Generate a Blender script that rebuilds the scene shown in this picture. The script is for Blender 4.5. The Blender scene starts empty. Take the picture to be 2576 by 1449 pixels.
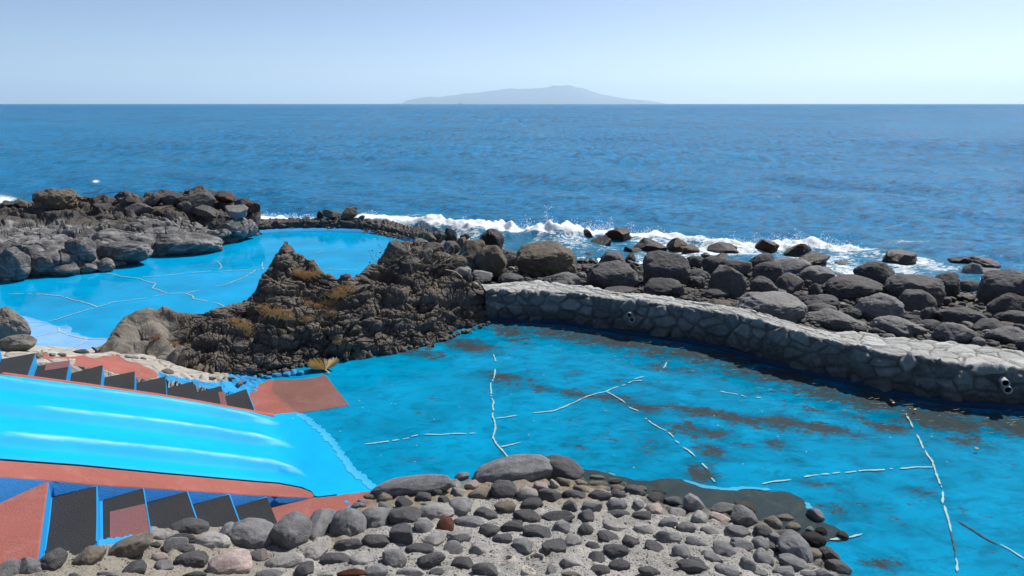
import bpy, bmesh, math, random
import numpy as np
from mathutils import Vector, Matrix
random.seed(7); rng=np.random.default_rng(7)
SC=bpy.context.scene; COL=SC.collection
F=1717.0; H=4.5; PITCH=math.atan((724.5-261)/F)
CP,SP=math.cos(PITCH),math.sin(PITCH)
CAM=np.array([0,0,H])
SEA=-1.0
# ---------- photo ray helpers (points of the place measured from the photograph) ----------
def ray(px,py):
    px=np.asarray(px,float); py=np.asarray(py,float)
    x=(px-1288)/F; y=-(py-724.5)/F
    return np.stack([x, CP+y*SP, -SP+y*CP],-1)
def PZ(px,py,z):
    r=ray(px,py); t=(np.asarray(z,float)-H)/r[...,2]
    return CAM+r*t[...,None]
def PY(px,py,Y):
    r=ray(px,py); t=np.asarray(Y,float)/r[...,1]
    return CAM+r*t[...,None]
def PPL(px,py,a,b,c):          # plane z=a x+b y+c
    r=ray(px,py); t=(a*0+b*0+c-H)/(r[...,2]-a*r[...,0]-b*r[...,1])
    return CAM+r*t[...,None]
def proj(p):
    p=np.asarray(p,float)-CAM
    d=p[...,1]*CP-p[...,2]*SP; u=p[...,1]*SP+p[...,2]*CP
    return 1288+F*p[...,0]/d, 724.5-F*u/d, d
# ---------- numpy noise ----------
def hsh(i,j,k,s=0):
    i=i.astype(np.int64).astype(np.uint32); j=j.astype(np.int64).astype(np.uint32); k=k.astype(np.int64).astype(np.uint32)
    h=i*np.uint32(374761393)+j*np.uint32(668265263)+k*np.uint32(2147483647)+np.uint32((s*974634777+12345)&0xffffffff)
    h=(h^(h>>np.uint32(13)))*np.uint32(1274126177)
    h=(h^(h>>np.uint32(16)))*np.uint32(2246822519)
    h=h^(h>>np.uint32(15))
    return h.astype(np.float64)/4294967295.0
def vnoise(p,s=0):
    p=np.asarray(p,float); f=np.floor(p); t=p-f; t=t*t*(3-2*t)
    x,y,z=f[...,0],f[...,1],f[...,2]; r=0
    for dx in (0,1):
        wx=t[...,0] if dx else 1-t[...,0]
        for dy in (0,1):
            wy=t[...,1] if dy else 1-t[...,1]
            for dz in (0,1):
                wz=t[...,2] if dz else 1-t[...,2]
                r=r+hsh(x+dx,y+dy,z+dz,s)*wx*wy*wz
    return r*2-1
def fbm(p,o=4,s=0,g=.5):
    a=1;r=0;p=np.asarray(p,float)
    for i in range(o):
        r=r+a*vnoise(p,s+i*17); p=p*2.03+5.1; a*=g
    return r
def voro(p,s=0,jit=.9):
    p=np.asarray(p,float); f=np.floor(p)
    F1=np.full(p.shape[:-1],9.);F2=F1.copy();ID=np.zeros(p.shape[:-1])
    for dx in (-1,0,1):
        for dy in (-1,0,1):
            for dz in (-1,0,1):
                c=f+np.array([dx,dy,dz])
                x,y,z=c[...,0],c[...,1],c[...,2]
                q=np.stack([x+.5+jit*(hsh(x,y,z,s+1)-.5),y+.5+jit*(hsh(x,y,z,s+2)-.5),z+.5+jit*(hsh(x,y,z,s+3)-.5)],-1)
                d=np.sqrt(((q-p)**2).sum(-1)); idd=hsh(x,y,z,s+4)
                m=d<F1
                F2=np.where(m,F1,np.minimum(F2,d)); ID=np.where(m,idd,ID); F1=np.where(m,d,F1)
    return F1,F2,ID
def sstep(a,b,x):
    t=np.clip((x-a)/(b-a),0,1); return t*t*(3-2*t)
# ---------- mesh helpers ----------
def mesh_np(name,V,Fa,mat=None,parent=None,smooth=True,loc=(0,0,0),attrs=None,mats=None,midx=None):
    V=np.asarray(V,float)-np.asarray(loc,float); Fa=np.asarray(Fa,np.int32)
    me=bpy.data.meshes.new(name); k=Fa.shape[1]
    me.vertices.add(len(V)); me.vertices.foreach_set('co',V.astype(np.float32).ravel())
    me.loops.add(Fa.size); me.loops.foreach_set('vertex_index',Fa.ravel())
    me.polygons.add(len(Fa)); me.polygons.foreach_set('loop_start',np.arange(0,Fa.size,k,dtype=np.int32))
    me.polygons.foreach_set('loop_total',np.full(len(Fa),k,dtype=np.int32))
    if smooth: me.polygons.foreach_set('use_smooth',np.ones(len(Fa),dtype=bool))
    for m in (mats or ([mat] if mat else [])): me.materials.append(m)
    if midx is not None: me.polygons.foreach_set('material_index',np.asarray(midx,np.int32))
    me.update(calc_edges=True); me.validate()
    if attrs:
        for n,a in attrs.items():
            at=me.attributes.new(n,'FLOAT','POINT'); at.data.foreach_set('value',np.asarray(a,np.float32).ravel())
    o=bpy.data.objects.new(name,me); COL.objects.link(o)
    if parent: o.parent=parent; o.location=Vector(loc)-parent.location if any(loc) else -parent.location
    else: o.location=loc
    return o
def poly_mesh(name,V,faces,mat=None,parent=None,smooth=False,mats=None,midx=None):
    me=bpy.data.meshes.new(name); me.from_pydata([tuple(map(float,v)) for v in V],[],faces)
    for m in (mats or ([mat] if mat else [])): me.materials.append(m)
    if midx is not None: me.polygons.foreach_set('material_index',np.asarray(midx,np.int32))
    if smooth: me.polygons.foreach_set('use_smooth',np.ones(len(faces),dtype=bool))
    me.update()
    o=bpy.data.objects.new(name,me); COL.objects.link(o)
    if parent: o.parent=parent; o.location=-parent.location
    return o
def tag(o,label=None,cat=None,group=None,kind=None):
    if label: o['label']=label
    if cat: o['category']=cat
    if group: o['group']=group
    if kind: o['kind']=kind
    return o
def empty(name,loc,label,cat,group=None):
    o=bpy.data.objects.new(name,None); COL.objects.link(o); o.location=loc; o.empty_display_size=.1
    return tag(o,label,cat,group)
def grid_faces(n,m):
    a=np.arange(n*m).reshape(n,m)
    return np.stack([a[:-1,:-1],a[1:,:-1],a[1:,1:],a[:-1,1:]],-1).reshape(-1,4)
def grid_normals(P):
    du=np.gradient(P,axis=0); dv=np.gradient(P,axis=1)
    n=np.cross(du,dv); n/=np.maximum(np.linalg.norm(n,axis=-1,keepdims=True),1e-9); return n
def inpoly(px,py,poly):
    poly=np.asarray(poly,float); r=np.zeros(np.shape(px),bool); n=len(poly)
    for i in range(n):
        x1,y1=poly[i];x2,y2=poly[(i+1)%n]
        if y1==y2: continue
        c=((y1>py)!=(y2>py))&(px<(x2-x1)*(py-y1)/(y2-y1)+x1); r^=c
    return r
def resample(pts,n):
    pts=np.asarray(pts,float); d=np.r_[0,np.cumsum(np.linalg.norm(np.diff(pts,axis=0),axis=1))]
    t=np.linspace(0,d[-1],n); return np.stack([np.interp(t,d,pts[:,k]) for k in range(pts.shape[1])],-1)
def interp_px(pts,xs):
    pts=np.asarray(pts,float); return [np.interp(xs,pts[:,0],pts[:,k]) for k in range(1,pts.shape[1])]
def T(k,pts):
    """pixel positions read in an enlarged tile -> overview pixels"""
    ox,oy,s={'a':(0,429.3,3),'b':(858.7,429.3,3),'c':(1717.3,429.3,3),'d':(0,858.7,4),'e':(0,1100.2,4),'f':(644,1086.8,4),
     'g':(1288,1086.8,4),'h':(1932,952.6,2.919),'i':(1180.7,831.8,3),'j':(590.3,831.8,6),'k':(885.5,550.1,6),'l':(992.8,187.8,3.692),'m':(2039.3,831.8,4.8),'o':(0,0,1)}[k]
    p=np.asarray(pts,float).copy(); p[...,0]=ox+p[...,0]/s; p[...,1]=oy+p[...,1]/s; return p
# ---------- node helpers ----------
def newmat(name):
    m=bpy.data.materials.new(name); m.use_nodes=True; nt=m.node_tree; nt.nodes.clear()
    return m,nt
class NB:
    def __init__(s,name):
        s.m,s.nt=newmat(name); s.out=s.n('ShaderNodeOutputMaterial')
    def n(s,t,**kw):
        x=s.nt.nodes.new(t)
        for k,v in kw.items(): setattr(x,k,v)
        return x
    def set(s,node,key,v):
        if isinstance(v,bpy.types.NodeSocket): s.nt.links.new(v,node.inputs[key])
        elif v is not None: node.inputs[key].default_value=v
    def pos(s): return s.n('ShaderNodeNewGeometry').outputs['Position']
    def attr(s,name): return s.n('ShaderNodeAttribute',attribute_name=name).outputs['Fac']
    def rnd(s): return s.n('ShaderNodeObjectInfo').outputs['Random']
    def ocol(s): return s.n('ShaderNodeObjectInfo').outputs['Color']
    def noise(s,vec,scale,detail=4,rough=.55,dist=0,out='Fac'):
        x=s.n('ShaderNodeTexNoise'); s.set(x,'Vector',vec); s.set(x,'Scale',scale); s.set(x,'Detail',detail); s.set(x,'Roughness',rough); s.set(x,'Distortion',dist); return x.outputs[out]
    def vor(s,vec,scale,feature='F1',out='Distance'):
        x=s.n('ShaderNodeTexVoronoi',feature=feature); s.set(x,'Vector',vec); s.set(x,'Scale',scale); return x.outputs[out]
    def mapr(s,v,a,b,c=0,d=1,smooth=False):
        x=s.n('ShaderNodeMapRange'); 
        if smooth: x.interpolation_type='SMOOTHSTEP'
        s.set(x,0,v); s.set(x,1,a); s.set(x,2,b); s.set(x,3,c); s.set(x,4,d); return x.outputs[0]
    def math(s,op,a,b=None):
        x=s.n('ShaderNodeMath',operation=op); s.set(x,0,a); s.set(x,1,b); return x.outputs[0]
    def mix(s,f,a,b,bt='MIX'):
        x=s.n('ShaderNodeMix',data_type='RGBA',blend_type=bt); s.set(x,0,f)
        s.set(x,6,a if isinstance(a,bpy.types.NodeSocket) else (*a,1)); s.set(x,7,b if isinstance(b,bpy.types.NodeSocket) else (*b,1)); return x.outputs[2]
    def scale(s,vec,sc):
        x=s.n('ShaderNodeVectorMath',operation='MULTIPLY'); s.set(x,0,vec); x.inputs[1].default_value=sc; return x.outputs[0]
    def bump(s,h,strength=.5,dist=.02,normal=None):
        x=s.n('ShaderNodeBump'); s.set(x,'Height',h); s.set(x,'Strength',strength); s.set(x,'Distance',dist)
        if normal: s.set(x,'Normal',normal)
        return x.outputs[0]
    def pbr(s,col,rough=.8,normal=None,spec=None,metal=None):
        p=s.n('ShaderNodeBsdfPrincipled'); s.set(p,'Base Color',col if isinstance(col,bpy.types.NodeSocket) else (*col,1)); s.set(p,'Roughness',rough)
        if normal: s.set(p,'Normal',normal)
        if spec is not None: s.set(p,'Specular IOR Level',spec)
        if metal is not None: s.set(p,'Metallic',metal)
        s.nt.links.new(p.outputs[0],s.out.inputs[0]); return s.m
def basalt(name,c1,c2,scale=1.,rough=.85,pit=.5,stain=None,stainamt=0,useobj=False,spec=.3,wetz=None,white=0):
    b=NB(name); v=b.n('ShaderNodeTexCoord').outputs['Object']
    n1=b.noise(v,2.2*scale,6,.6); n2=b.noise(v,14*scale,5,.65)
    f=b.mapr(b.math('ADD',b.math('MULTIPLY',n1,.65),b.math('MULTIPLY',n2,.35)),.36,.64)
    c=b.mix(f,c1,c2)
    if useobj: c=b.mix(1.,c,b.ocol(),'MULTIPLY')
    if stain:
        c=b.mix(b.mapr(b.noise(v,1.1*scale,5,.6,.5),.55,.72,0,stainamt),c,stain)
    if white:
        w=b.math('MULTIPLY',b.mapr(b.noise(b.scale(v,(1,1,2.6)),2.0*scale,9,.74,1.6),.47,.66),white)
        c=b.mix(w,c,(.33,.325,.32))
    pits=b.vor(v,42*scale); fine=b.noise(v,60*scale,4,.7)
    h=b.math('ADD',b.math('MULTIPLY',b.mapr(pits,0,.45),pit),b.math('ADD',b.math('MULTIPLY',fine,.6),b.math('MULTIPLY',n2,1.6)))
    # pores are coloured dark to stand for the shade inside small holes
    c=b.mix(b.mapr(pits,.05,.16,.55*pit,0),c,(.012,.011,.01))
    nrm=b.bump(h,.75,.03/scale)
    r=rough
    if wetz is not None:
        z=b.n('ShaderNodeSeparateXYZ'); b.set(z,0,b.pos()); wet=b.mapr(b.math('ADD',z.outputs[2],b.math('MULTIPLY',n1,.3)),wetz,wetz+.22,1,0)
        c=b.mix(wet,c,b.mix(.62,c,(.008,.007,.006))); r=b.mapr(wet,0,1,rough,.35)
    return b.pbr(c,r,nrm,spec)
M={}
M['cobble']=basalt('cobble_stone',(.62,.62,.64),(1.38,1.36,1.32),3.2,.8,.6,useobj=True)
M['cobble_pit']=basalt('pitted_stone',(.7,.7,.7),(1.25,1.25,1.25),2.6,.9,1.0,useobj=True)
M['boulder']=basalt('boulder_stone',(.7,.69,.68),(1.3,1.25,1.15),1.0,.85,.6,useobj=True,wetz=SEA+.12)
M['wet']=basalt('wet_boulder',(.55,.5,.48),(1.4,1.2,1.0),1.4,.34,.8,useobj=True,spec=.3)
M['outcrop']=basalt('cracked_lava',(.064,.058,.053),(.175,.152,.128),1.3,.9,.45,(.21,.165,.115),.75)
M['smoothlava']=basalt('smooth_lava',(.12,.11,.095),(.23,.205,.175),1.0,.85,.25)
M['shelf']=basalt('grey_lava_shelf',(.060,.059,.060),(.145,.142,.14),.8,.8,.35,white=.95)
M['ridge']=basalt('rough_lava_ridge',(.045,.042,.040),(.12,.108,.096),.8,.88,.7,(.11,.085,.06),.4)
def wallmat(name,stone_lo,stone_hi,mortar,topcol=None):
    b=NB(name); v=b.pos(); t=b.attr('tone'); e=b.attr('mort')
    n=b.noise(v,9,6,.62); f=b.math('ADD',b.math('MULTIPLY',t,.6),b.math('MULTIPLY',b.mapr(n,.3,.7),.4))
    c=b.mix(f,stone_lo,stone_hi)
    if topcol:
        c=b.mix(b.math('MULTIPLY',b.attr('top'),b.mapr(n,.25,.75,.7,1)),c,b.mix(t,topcol,tuple(x*1.35 for x in topcol)))
        # dried salt and lime on exposed edges of the stones
        c=b.mix(b.mapr(b.noise(v,26,6,.75),.6,.8,0,.3),c,(.3,.3,.29))
        c=b.mix(b.math('MULTIPLY',b.attr('wet'),.55),c,(.012,.014,.012))
    mo=b.mix(b.mapr(b.noise(v,50,3,.7),.35,.65),mortar,tuple(x*.55 for x in mortar))
    c=b.mix(e,c,mo)
    h=b.math('ADD',b.noise(v,30,5,.7),b.math('MULTIPLY',b.noise(v,120,3,.6),.4))
    return b.pbr(c,.85,b.bump(h,.7,.03))
M['wall']=wallmat('stone_wall',(.065,.075,.08),(.30,.325,.325),(.10,.092,.08),(.38,.385,.365))
M['ringwall']=wallmat('cobble_wall',(.05,.046,.042),(.13,.115,.10),(.03,.027,.024))
def paint(name,c,var=.12,rough=.55,bs=.15,speck=None,wear=None):
    b=NB(name); v=b.pos(); n=b.noise(b.scale(v,(1,1,1)),1.3,5,.6); n2=b.noise(v,40,4,.7)
    col=b.mix(b.mapr(n,.3,.7),tuple(x*(1-var) for x in c),tuple(min(1,x*(1+var)) for x in c))
    col=b.mix(b.mapr(n2,.35,.7,0,.25),col,tuple(x*.6 for x in c))
    if wear: col=b.mix(b.mapr(b.noise(b.scale(v,(1,1,1)),3.5,6,.7,.4),wear[1],wear[1]+.12,0,wear[2]),col,wear[0])
    if speck: col=b.mix(b.mapr(b.vor(v,38),.03,.06,1,0),col,speck)
    h=b.math('ADD',b.math('MULTIPLY',n2,1.),b.noise(v,150,2,.6))
    return b.pbr(col,rough,b.bump(h,bs,.02))
M['bright']=paint('slide_paint',(.003,.37,.80),.06,.5,.1)
M['riser']=paint('riser_paint',(.001,.27,.62),.1,.6,.3)
M['kerb_shade_blue']=paint('kerb_side_shade_paint',(.002,.17,.50),.2,.7,.5)  # kerb side blue, darkened in colour for the shade on that face
M['black']=paint('black_grit_tread',(.022,.023,.024),.25,.85,.9,(.3,.3,.3))
M['red']=paint('red_grit_paint',(.36,.11,.085),.12,.85,.7,None,((.42,.17,.135),.52,.5))
M['redp']=paint('faded_red_patch',(.21,.085,.085),.08,.85,.6)
M['roughblue']=paint('painted_rock',(.003,.33,.68),.25,.6,.8,None,((.01,.11,.33),.5,.7))
M['pvc']=paint('grey_pipe',(.42,.43,.42),.08,.4,.05)
M['dark']=paint('pipe_inside',(.01,.01,.01),.1,.9,.05)
M['seal']=paint('white_sealant',(.46,.53,.52),.15,.7,.3,None,((.3,.42,.42),.56,.6))
M['tar']=paint('dark_sealant',(.01,.04,.07),.1,.7,.3)
M['white']=paint('pale_plaster',(.46,.43,.37),.2,.85,.6,None,((.24,.22,.18),.55,.7))
M['dry']=paint('dry_pale_blue',(.20,.42,.70),.12,.7,.3,None,((.07,.36,.70),.52,.75))
M['cyan']=paint('cyan_border',(.003,.33,.52),.1,.6,.3)
M['bare']=paint('bare_wet_rock',(.028,.03,.034),.35,.5,.9,None,((.075,.058,.042),.5,.7))
def flagmat():
    b=NB('pale_flagstone'); v=b.pos(); F1=b.vor(b.scale(v,(1,1,.6)),2.6,'DISTANCE_TO_EDGE'); cc=b.vor(b.scale(v,(1,1,.6)),2.6,'F1','Color')
    s=b.n('ShaderNodeSeparateColor'); b.set(s,0,cc)
    c=b.mix(s.outputs[0],(.30,.285,.25),(.44,.41,.36)); n=b.noise(v,12,6,.7)
    c=b.mix(b.mapr(n,.45,.7,0,.5),c,(.22,.2,.17)); e=b.mapr(b.math('ADD',F1,b.math('MULTIPLY',b.noise(v,20,3,.6),.03)),.02,.05,1,0)
    c=b.mix(e,c,(.22,.195,.16))
    return b.pbr(c,.85,b.bump(b.math('ADD',b.mapr(F1,0,.07),n),.6,.05))
M['flag']=flagmat()
def bankmat():
    b=NB('pebbly_mortar'); v=b.pos(); n=b.noise(v,2.0,5,.6); sand=b.attr('sand')
    c=b.mix(b.mapr(n,.35,.65),(.33,.322,.30),(.50,.485,.45))
    g=b.noise(v,70,3,.8); c=b.mix(b.mapr(g,.5,.62,0,.75),c,(.11,.10,.095))
    g2=b.vor(v,34); c=b.mix(b.mapr(g2,.1,.28,.75,0),c,(.05,.048,.048))
    g3=b.noise(v,110,2,.7); c=b.mix(b.mapr(g3,.56,.7,0,.6),c,(.36,.34,.3))
    sc=b.mix(b.mapr(g3,.4,.65),(.22,.185,.13),(.36,.31,.225)); c=b.mix(sand,c,sc)
    wet=b.attr('wet'); c=b.mix(b.math('MULTIPLY',wet,.75),c,(.035,.027,.014))
    h=b.math('ADD',b.noise(v,45,5,.8),b.math('MULTIPLY',b.mapr(g2,0,.4),b.math('SUBTRACT',.8,b.math('MULTIPLY',sand,.7))))
    return b.pbr(c,.9,b.bump(h,.9,.035))
M['bank']=bankmat()
def groundmat():
    b=NB('pebble_ground'); v=b.pos()
    cc=b.vor(v,9,'F1','Color'); s=b.n('ShaderNodeSeparateColor'); b.set(s,0,cc); e=b.vor(v,9)
    c=b.mix(s.outputs[0],(.035,.034,.033),(.16,.15,.135)); c=b.mix(b.mapr(e,.35,.6,0,.8),c,(.02,.018,.016))
    return b.pbr(c,.8,b.bump(b.mapr(e,0,.6,1,0),1.,.08))
M['ground']=groundmat()
def floormat(name,c,al=True):
    b=NB(name); v=b.pos(); n=b.noise(v,.8,4,.6)
    col=b.mix(b.mapr(n,.3,.7),tuple(x*.80 for x in c),tuple(x*1.2 for x in c))
    col=b.mix(b.mapr(b.noise(v,26,5,.75),.38,.7,0,.22),col,tuple(x*.55 for x in c))
    if al:
        a=b.attr('algae'); vs=b.scale(v,(1,1.7,1))
        # thin dark-green film, soft edged
        film=b.mapr(b.math('ADD',b.math('MULTIPLY',b.noise(vs,2.3,10,.78,.3),1.),b.math('MULTIPLY',a,.30)),.43,.66,0,.85)
        col=b.mix(film,col,(.002,.10,.17))
        pn=b.math('ADD',b.math('MULTIPLY',b.noise(vs,1.8,12,.8,.4),.62),b.math('MULTIPLY',b.noise(vs,8,8,.8,.6),.42))
        pe=b.mapr(b.math('ADD',pn,b.math('MULTIPLY',a,.17)),.572,.605,0,.88)
        pe=b.math('MULTIPLY',pe,b.mapr(b.noise(vs,16,6,.8),.38,.44))
        col=b.mix(pe,col,b.mix(b.noise(v,6,4,.6),(.040,.036,.036),(.10,.06,.036)))
    return b.pbr(col,.8,b.bump(b.noise(v,60,5,.8),.35,.01),.0)
M['floor']=floormat('pool_floor_paint',(.0,.26,.455))
M['foot_shade_paint']=paint('wall_foot_shade_paint',(.004,.045,.11),.2,.7,.5)  # blue foot paint, darkened to include the shadow along the wall
M['floor2']=floormat('upper_pool_paint',(.0,.33,.62),False)
def watermat(name='pool_water',k=.35):
    b=NB(name); v=b.pos()
    w=b.math('ADD',b.math('MULTIPLY',b.noise(b.scale(v,(1,1.6,1)),2.2,3,.5),1.),b.math('MULTIPLY',b.noise(b.scale(v,(1,2,1)),13,2,.5),.10))
    nr=b.bump(w,.10,.05)
    tr=b.n('ShaderNodeBsdfTransparent'); tr.inputs[0].default_value=(.82,.97,.99,1)
    gl=b.n('ShaderNodeBsdfGlossy'); gl.inputs['Roughness'].default_value=.015; b.set(gl,'Normal',nr)
    fr=b.n('ShaderNodeFresnel'); fr.inputs['IOR'].default_value=1.33; b.set(fr,'Normal',nr)
    mx=b.n('ShaderNodeMixShader'); b.nt.links.new(b.math('MULTIPLY',fr.outputs[0],k),mx.inputs[0]); b.nt.links.new(tr.outputs[0],mx.inputs[1]); b.nt.links.new(gl.outputs[0],mx.inputs[2])
    b.nt.links.new(mx.outputs[0],b.out.inputs[0]); return b.m
M['water']=watermat(); M['upwater']=watermat('upper_pool_water',.6)
def seamat():
    b=NB('sea_water'); v=b.pos(); foam=b.attr('foam')
    lo=b.noise(b.scale(v,(1,1.6,1)),.012,3,.5)
    c=b.mix(b.mapr(lo,.3,.7),(.0,.115,.265),(.0,.155,.335))
    c=b.mix(b.mapr(foam,0,.6,0,.55,),c,(.03,.16,.20))
    sy=b.n('ShaderNodeSeparateXYZ'); b.set(sy,0,v); yy_=sy.outputs[1]
    # chop close to the shore, longer wind lanes further out
    b1=b.math('MULTIPLY',b.noise(b.scale(v,(1,1.6,1)),1.9,5,.7,.5),.26)
    b2=b.math('MULTIPLY',b.noise(b.scale(v,(1,.42,1)),1.1,5,.72,.3),b.mapr(yy_,35,90,.12,.55))
    b3=b.math('MULTIPLY',b.noise(b.scale(v,(1,.12,1)),.42,5,.75,.2),b.mapr(yy_,90,260,0,1.9))
    b4=b.math('MULTIPLY',b.noise(b.scale(v,(1,.03,1)),.13,5,.75,.2),b.mapr(yy_,400,1200,0,7.))
    b0=b.math('MULTIPLY',b.noise(b.scale(v,(1,1.8,1)),.22,4,.6,.3),1.1)
    h=b.math('ADD',b.math('ADD',b.math('ADD',b1,b2),b.math('ADD',b3,b4)),b0)
    nr=b.bump(h,1.,1.)
    # light and dark of small wave facets painted into the water colour
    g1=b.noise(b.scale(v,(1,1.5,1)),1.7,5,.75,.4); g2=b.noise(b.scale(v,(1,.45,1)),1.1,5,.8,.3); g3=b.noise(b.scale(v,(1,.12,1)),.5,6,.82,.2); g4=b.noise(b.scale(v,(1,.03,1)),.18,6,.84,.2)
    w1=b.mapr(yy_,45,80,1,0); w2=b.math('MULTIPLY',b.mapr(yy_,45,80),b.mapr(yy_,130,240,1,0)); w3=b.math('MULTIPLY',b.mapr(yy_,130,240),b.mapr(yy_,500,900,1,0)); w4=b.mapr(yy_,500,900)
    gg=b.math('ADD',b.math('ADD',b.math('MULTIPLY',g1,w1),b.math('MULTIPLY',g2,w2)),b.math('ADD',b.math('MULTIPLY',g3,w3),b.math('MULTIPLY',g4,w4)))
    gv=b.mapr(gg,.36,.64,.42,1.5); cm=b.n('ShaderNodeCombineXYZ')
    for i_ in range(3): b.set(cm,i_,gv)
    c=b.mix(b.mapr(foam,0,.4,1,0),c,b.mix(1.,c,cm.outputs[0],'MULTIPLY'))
    ff=b.noise(b.scale(v,(1,1.7,1)),2.6,9,.74,1.2)
    fine=b.noise(v,14,5,.8)
    lace=b.math('ADD',b.math('MULTIPLY',ff,.8),b.math('MULTIPLY',fine,.25))
    fm=b.mapr(b.math('ADD',lace,b.math('MULTIPLY',b.math('SUBTRACT',foam,.5),.75)),.51,.64,0,1)
    fm=b.math('MULTIPLY',fm,b.mapr(foam,0,.12))
    col=b.mix(fm,c,(.78,.82,.83)); r=b.mapr(fm,0,1,.07,.8)
    df=b.n('ShaderNodeBsdfDiffuse'); b.set(df,'Color',col); b.set(df,'Normal',b.bump(h,.5,.35))
    gl=b.n('ShaderNodeBsdfGlossy'); b.set(gl,'Roughness',b.mapr(fm,0,1,.12,.8)); b.set(gl,'Normal',nr)
    fr=b.n('ShaderNodeFresnel'); fr.inputs['IOR'].default_value=1.33; b.set(fr,'Normal',nr)
    # a wind-ruffled sea shows tilted facets only, so its reflectance saturates near the horizon
    k=b.math('MINIMUM',b.math('MULTIPLY',fr.outputs[0],1.),.36); k=b.math('MULTIPLY',k,b.mapr(fm,0,1,1,.1))
    mx=b.n('ShaderNodeMixShader'); b.nt.links.new(k,mx.inputs[0]); b.nt.links.new(df.outputs[0],mx.inputs[1]); b.nt.links.new(gl.outputs[0],mx.inputs[2])
    b.nt.links.new(mx.outputs[0],b.out.inputs[0]); return b.m
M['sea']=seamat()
def simple(name,c,rough=.8): 
    b=NB(name); v=b.pos(); return b.pbr(b.mix(b.mapr(b.noise(v,8,4,.6),.3,.7),tuple(x*.8 for x in c),tuple(x*1.2 for x in c)),rough)
M['foam']=simple('white_foam',(.8,.83,.85),.6)
M['straw']=simple('dry_straw',(.50,.35,.17)); M['twig']=simple('bare_twig',(.33,.26,.2)); M['leaf']=simple('small_leaf',(.16,.17,.05))
M['palm']=simple('dry_palm',(.50,.39,.18)); M['island']=simple('island_green',(.03,.05,.06)); M['ship']=simple('hazed_ship_paint',(.2,.22,.25))  # ship grey is lightened to carry the distance haze in its colour
M['pale']=simple('pale_litter',(.36,.33,.2))
# ================= ground, pools =================
WF=np.array([(1258,800),(1358,803),(1420,808),(1475,816),(1592,834),(1717,851),(1800,866),(1884,889),(1950,909),(2039,934),(2143,955),(2227,980),(2310,992),(2393,1007),(2477,1013),(2576,1019),(2800,1034),(3100,1050)],float)
WT=np.array([(1245,731),(1325,737.6),(1405,737.6),(1468,746),(1525,749),(1572,759),(1648,766),(1717,773),(1794,783),(1860,806),(1950,822),(2000,832),(2050,846),(2129,855),(2185,880),(2227,892),(2275,896),(2316,911),(2364,908),(2429,913),(2456,915),(2533,925),(2576,930),(2800,945),(3100,960)],float)
WB=np.array([(1225,716),(1272,712),(1358,706),(1408,717),(1492,723),(1558,738),(1658,744),(1717,754),(1780,765),(1850,776),(1917,792),(2000,809),(2057,822),(2177,834),(2234,852),(2317,859),(2410,860),(2500,871),(2576,886),(2800,899),(3100,915)],float)
wf=PZ(WF[:,0],WF[:,1],0.0)
wfs=resample(wf[:,:2],60)
wb=PZ(WB[:,0],WB[:,1],.56)
shore=PZ(*np.array([(-900,640),(-200,560),(640,575),(900,560),(1060,585),(1200,640),(1400,655),(1800,672),(2200,705),(2576,745),(3200,800)],float).T,SEA)
inner=np.r_[[(-30,27.,0),(-15,26.5,0)],PZ(*np.array([(640,552),(900,556),(1040,580)],float).T,.4),PZ(*np.array([(1120,620),(1170,665)],float).T,.2),wb]
def qline(L):
    q=L[:,0]/L[:,1]; o=np.argsort(q); return q[o],np.hypot(L[:,0],L[:,1])[o]
qs,ds=qline(shore); qi,di=qline(inner)
def beach_z(x,y):
    yy=np.maximum(y,.5); q=x/yy; d=np.hypot(x,y); D1=np.interp(q,qi,di); D2=np.maximum(np.interp(q,qs,ds),D1+1.)
    t=(d-D1)/(D2-D1)
    z=.16-1.16*np.clip(t,0,1)-np.clip(t-1,0,8)*.9
    z=np.where(d<D1,-.12,z); z=np.where(y<3,-.12,z)
    return np.maximum(z,-3.2)
gx=np.unique(np.r_[np.linspace(-60,-14,40),np.linspace(-14,22,240),np.linspace(22,60,40)]); gy=np.unique(np.r_[np.linspace(-25,5,30),np.linspace(5,32,200),np.linspace(32,70,30)])
X,Y=np.meshgrid(gx,gy,indexing='ij'); Z=beach_z(X,Y); pp=np.stack([X,Y,Z],-1)
Z=Z+np.where(Z>-.1,0,1)*0+np.where((Z!=-.12)&(Z<.3),.05*fbm(pp*1.5,3,5),0)
ground=mesh_np('ground',np.stack([X,Y,Z],-1).reshape(-1,3),grid_faces(len(gx),len(gy)),M['ground']); tag(ground,kind='structure')

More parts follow.
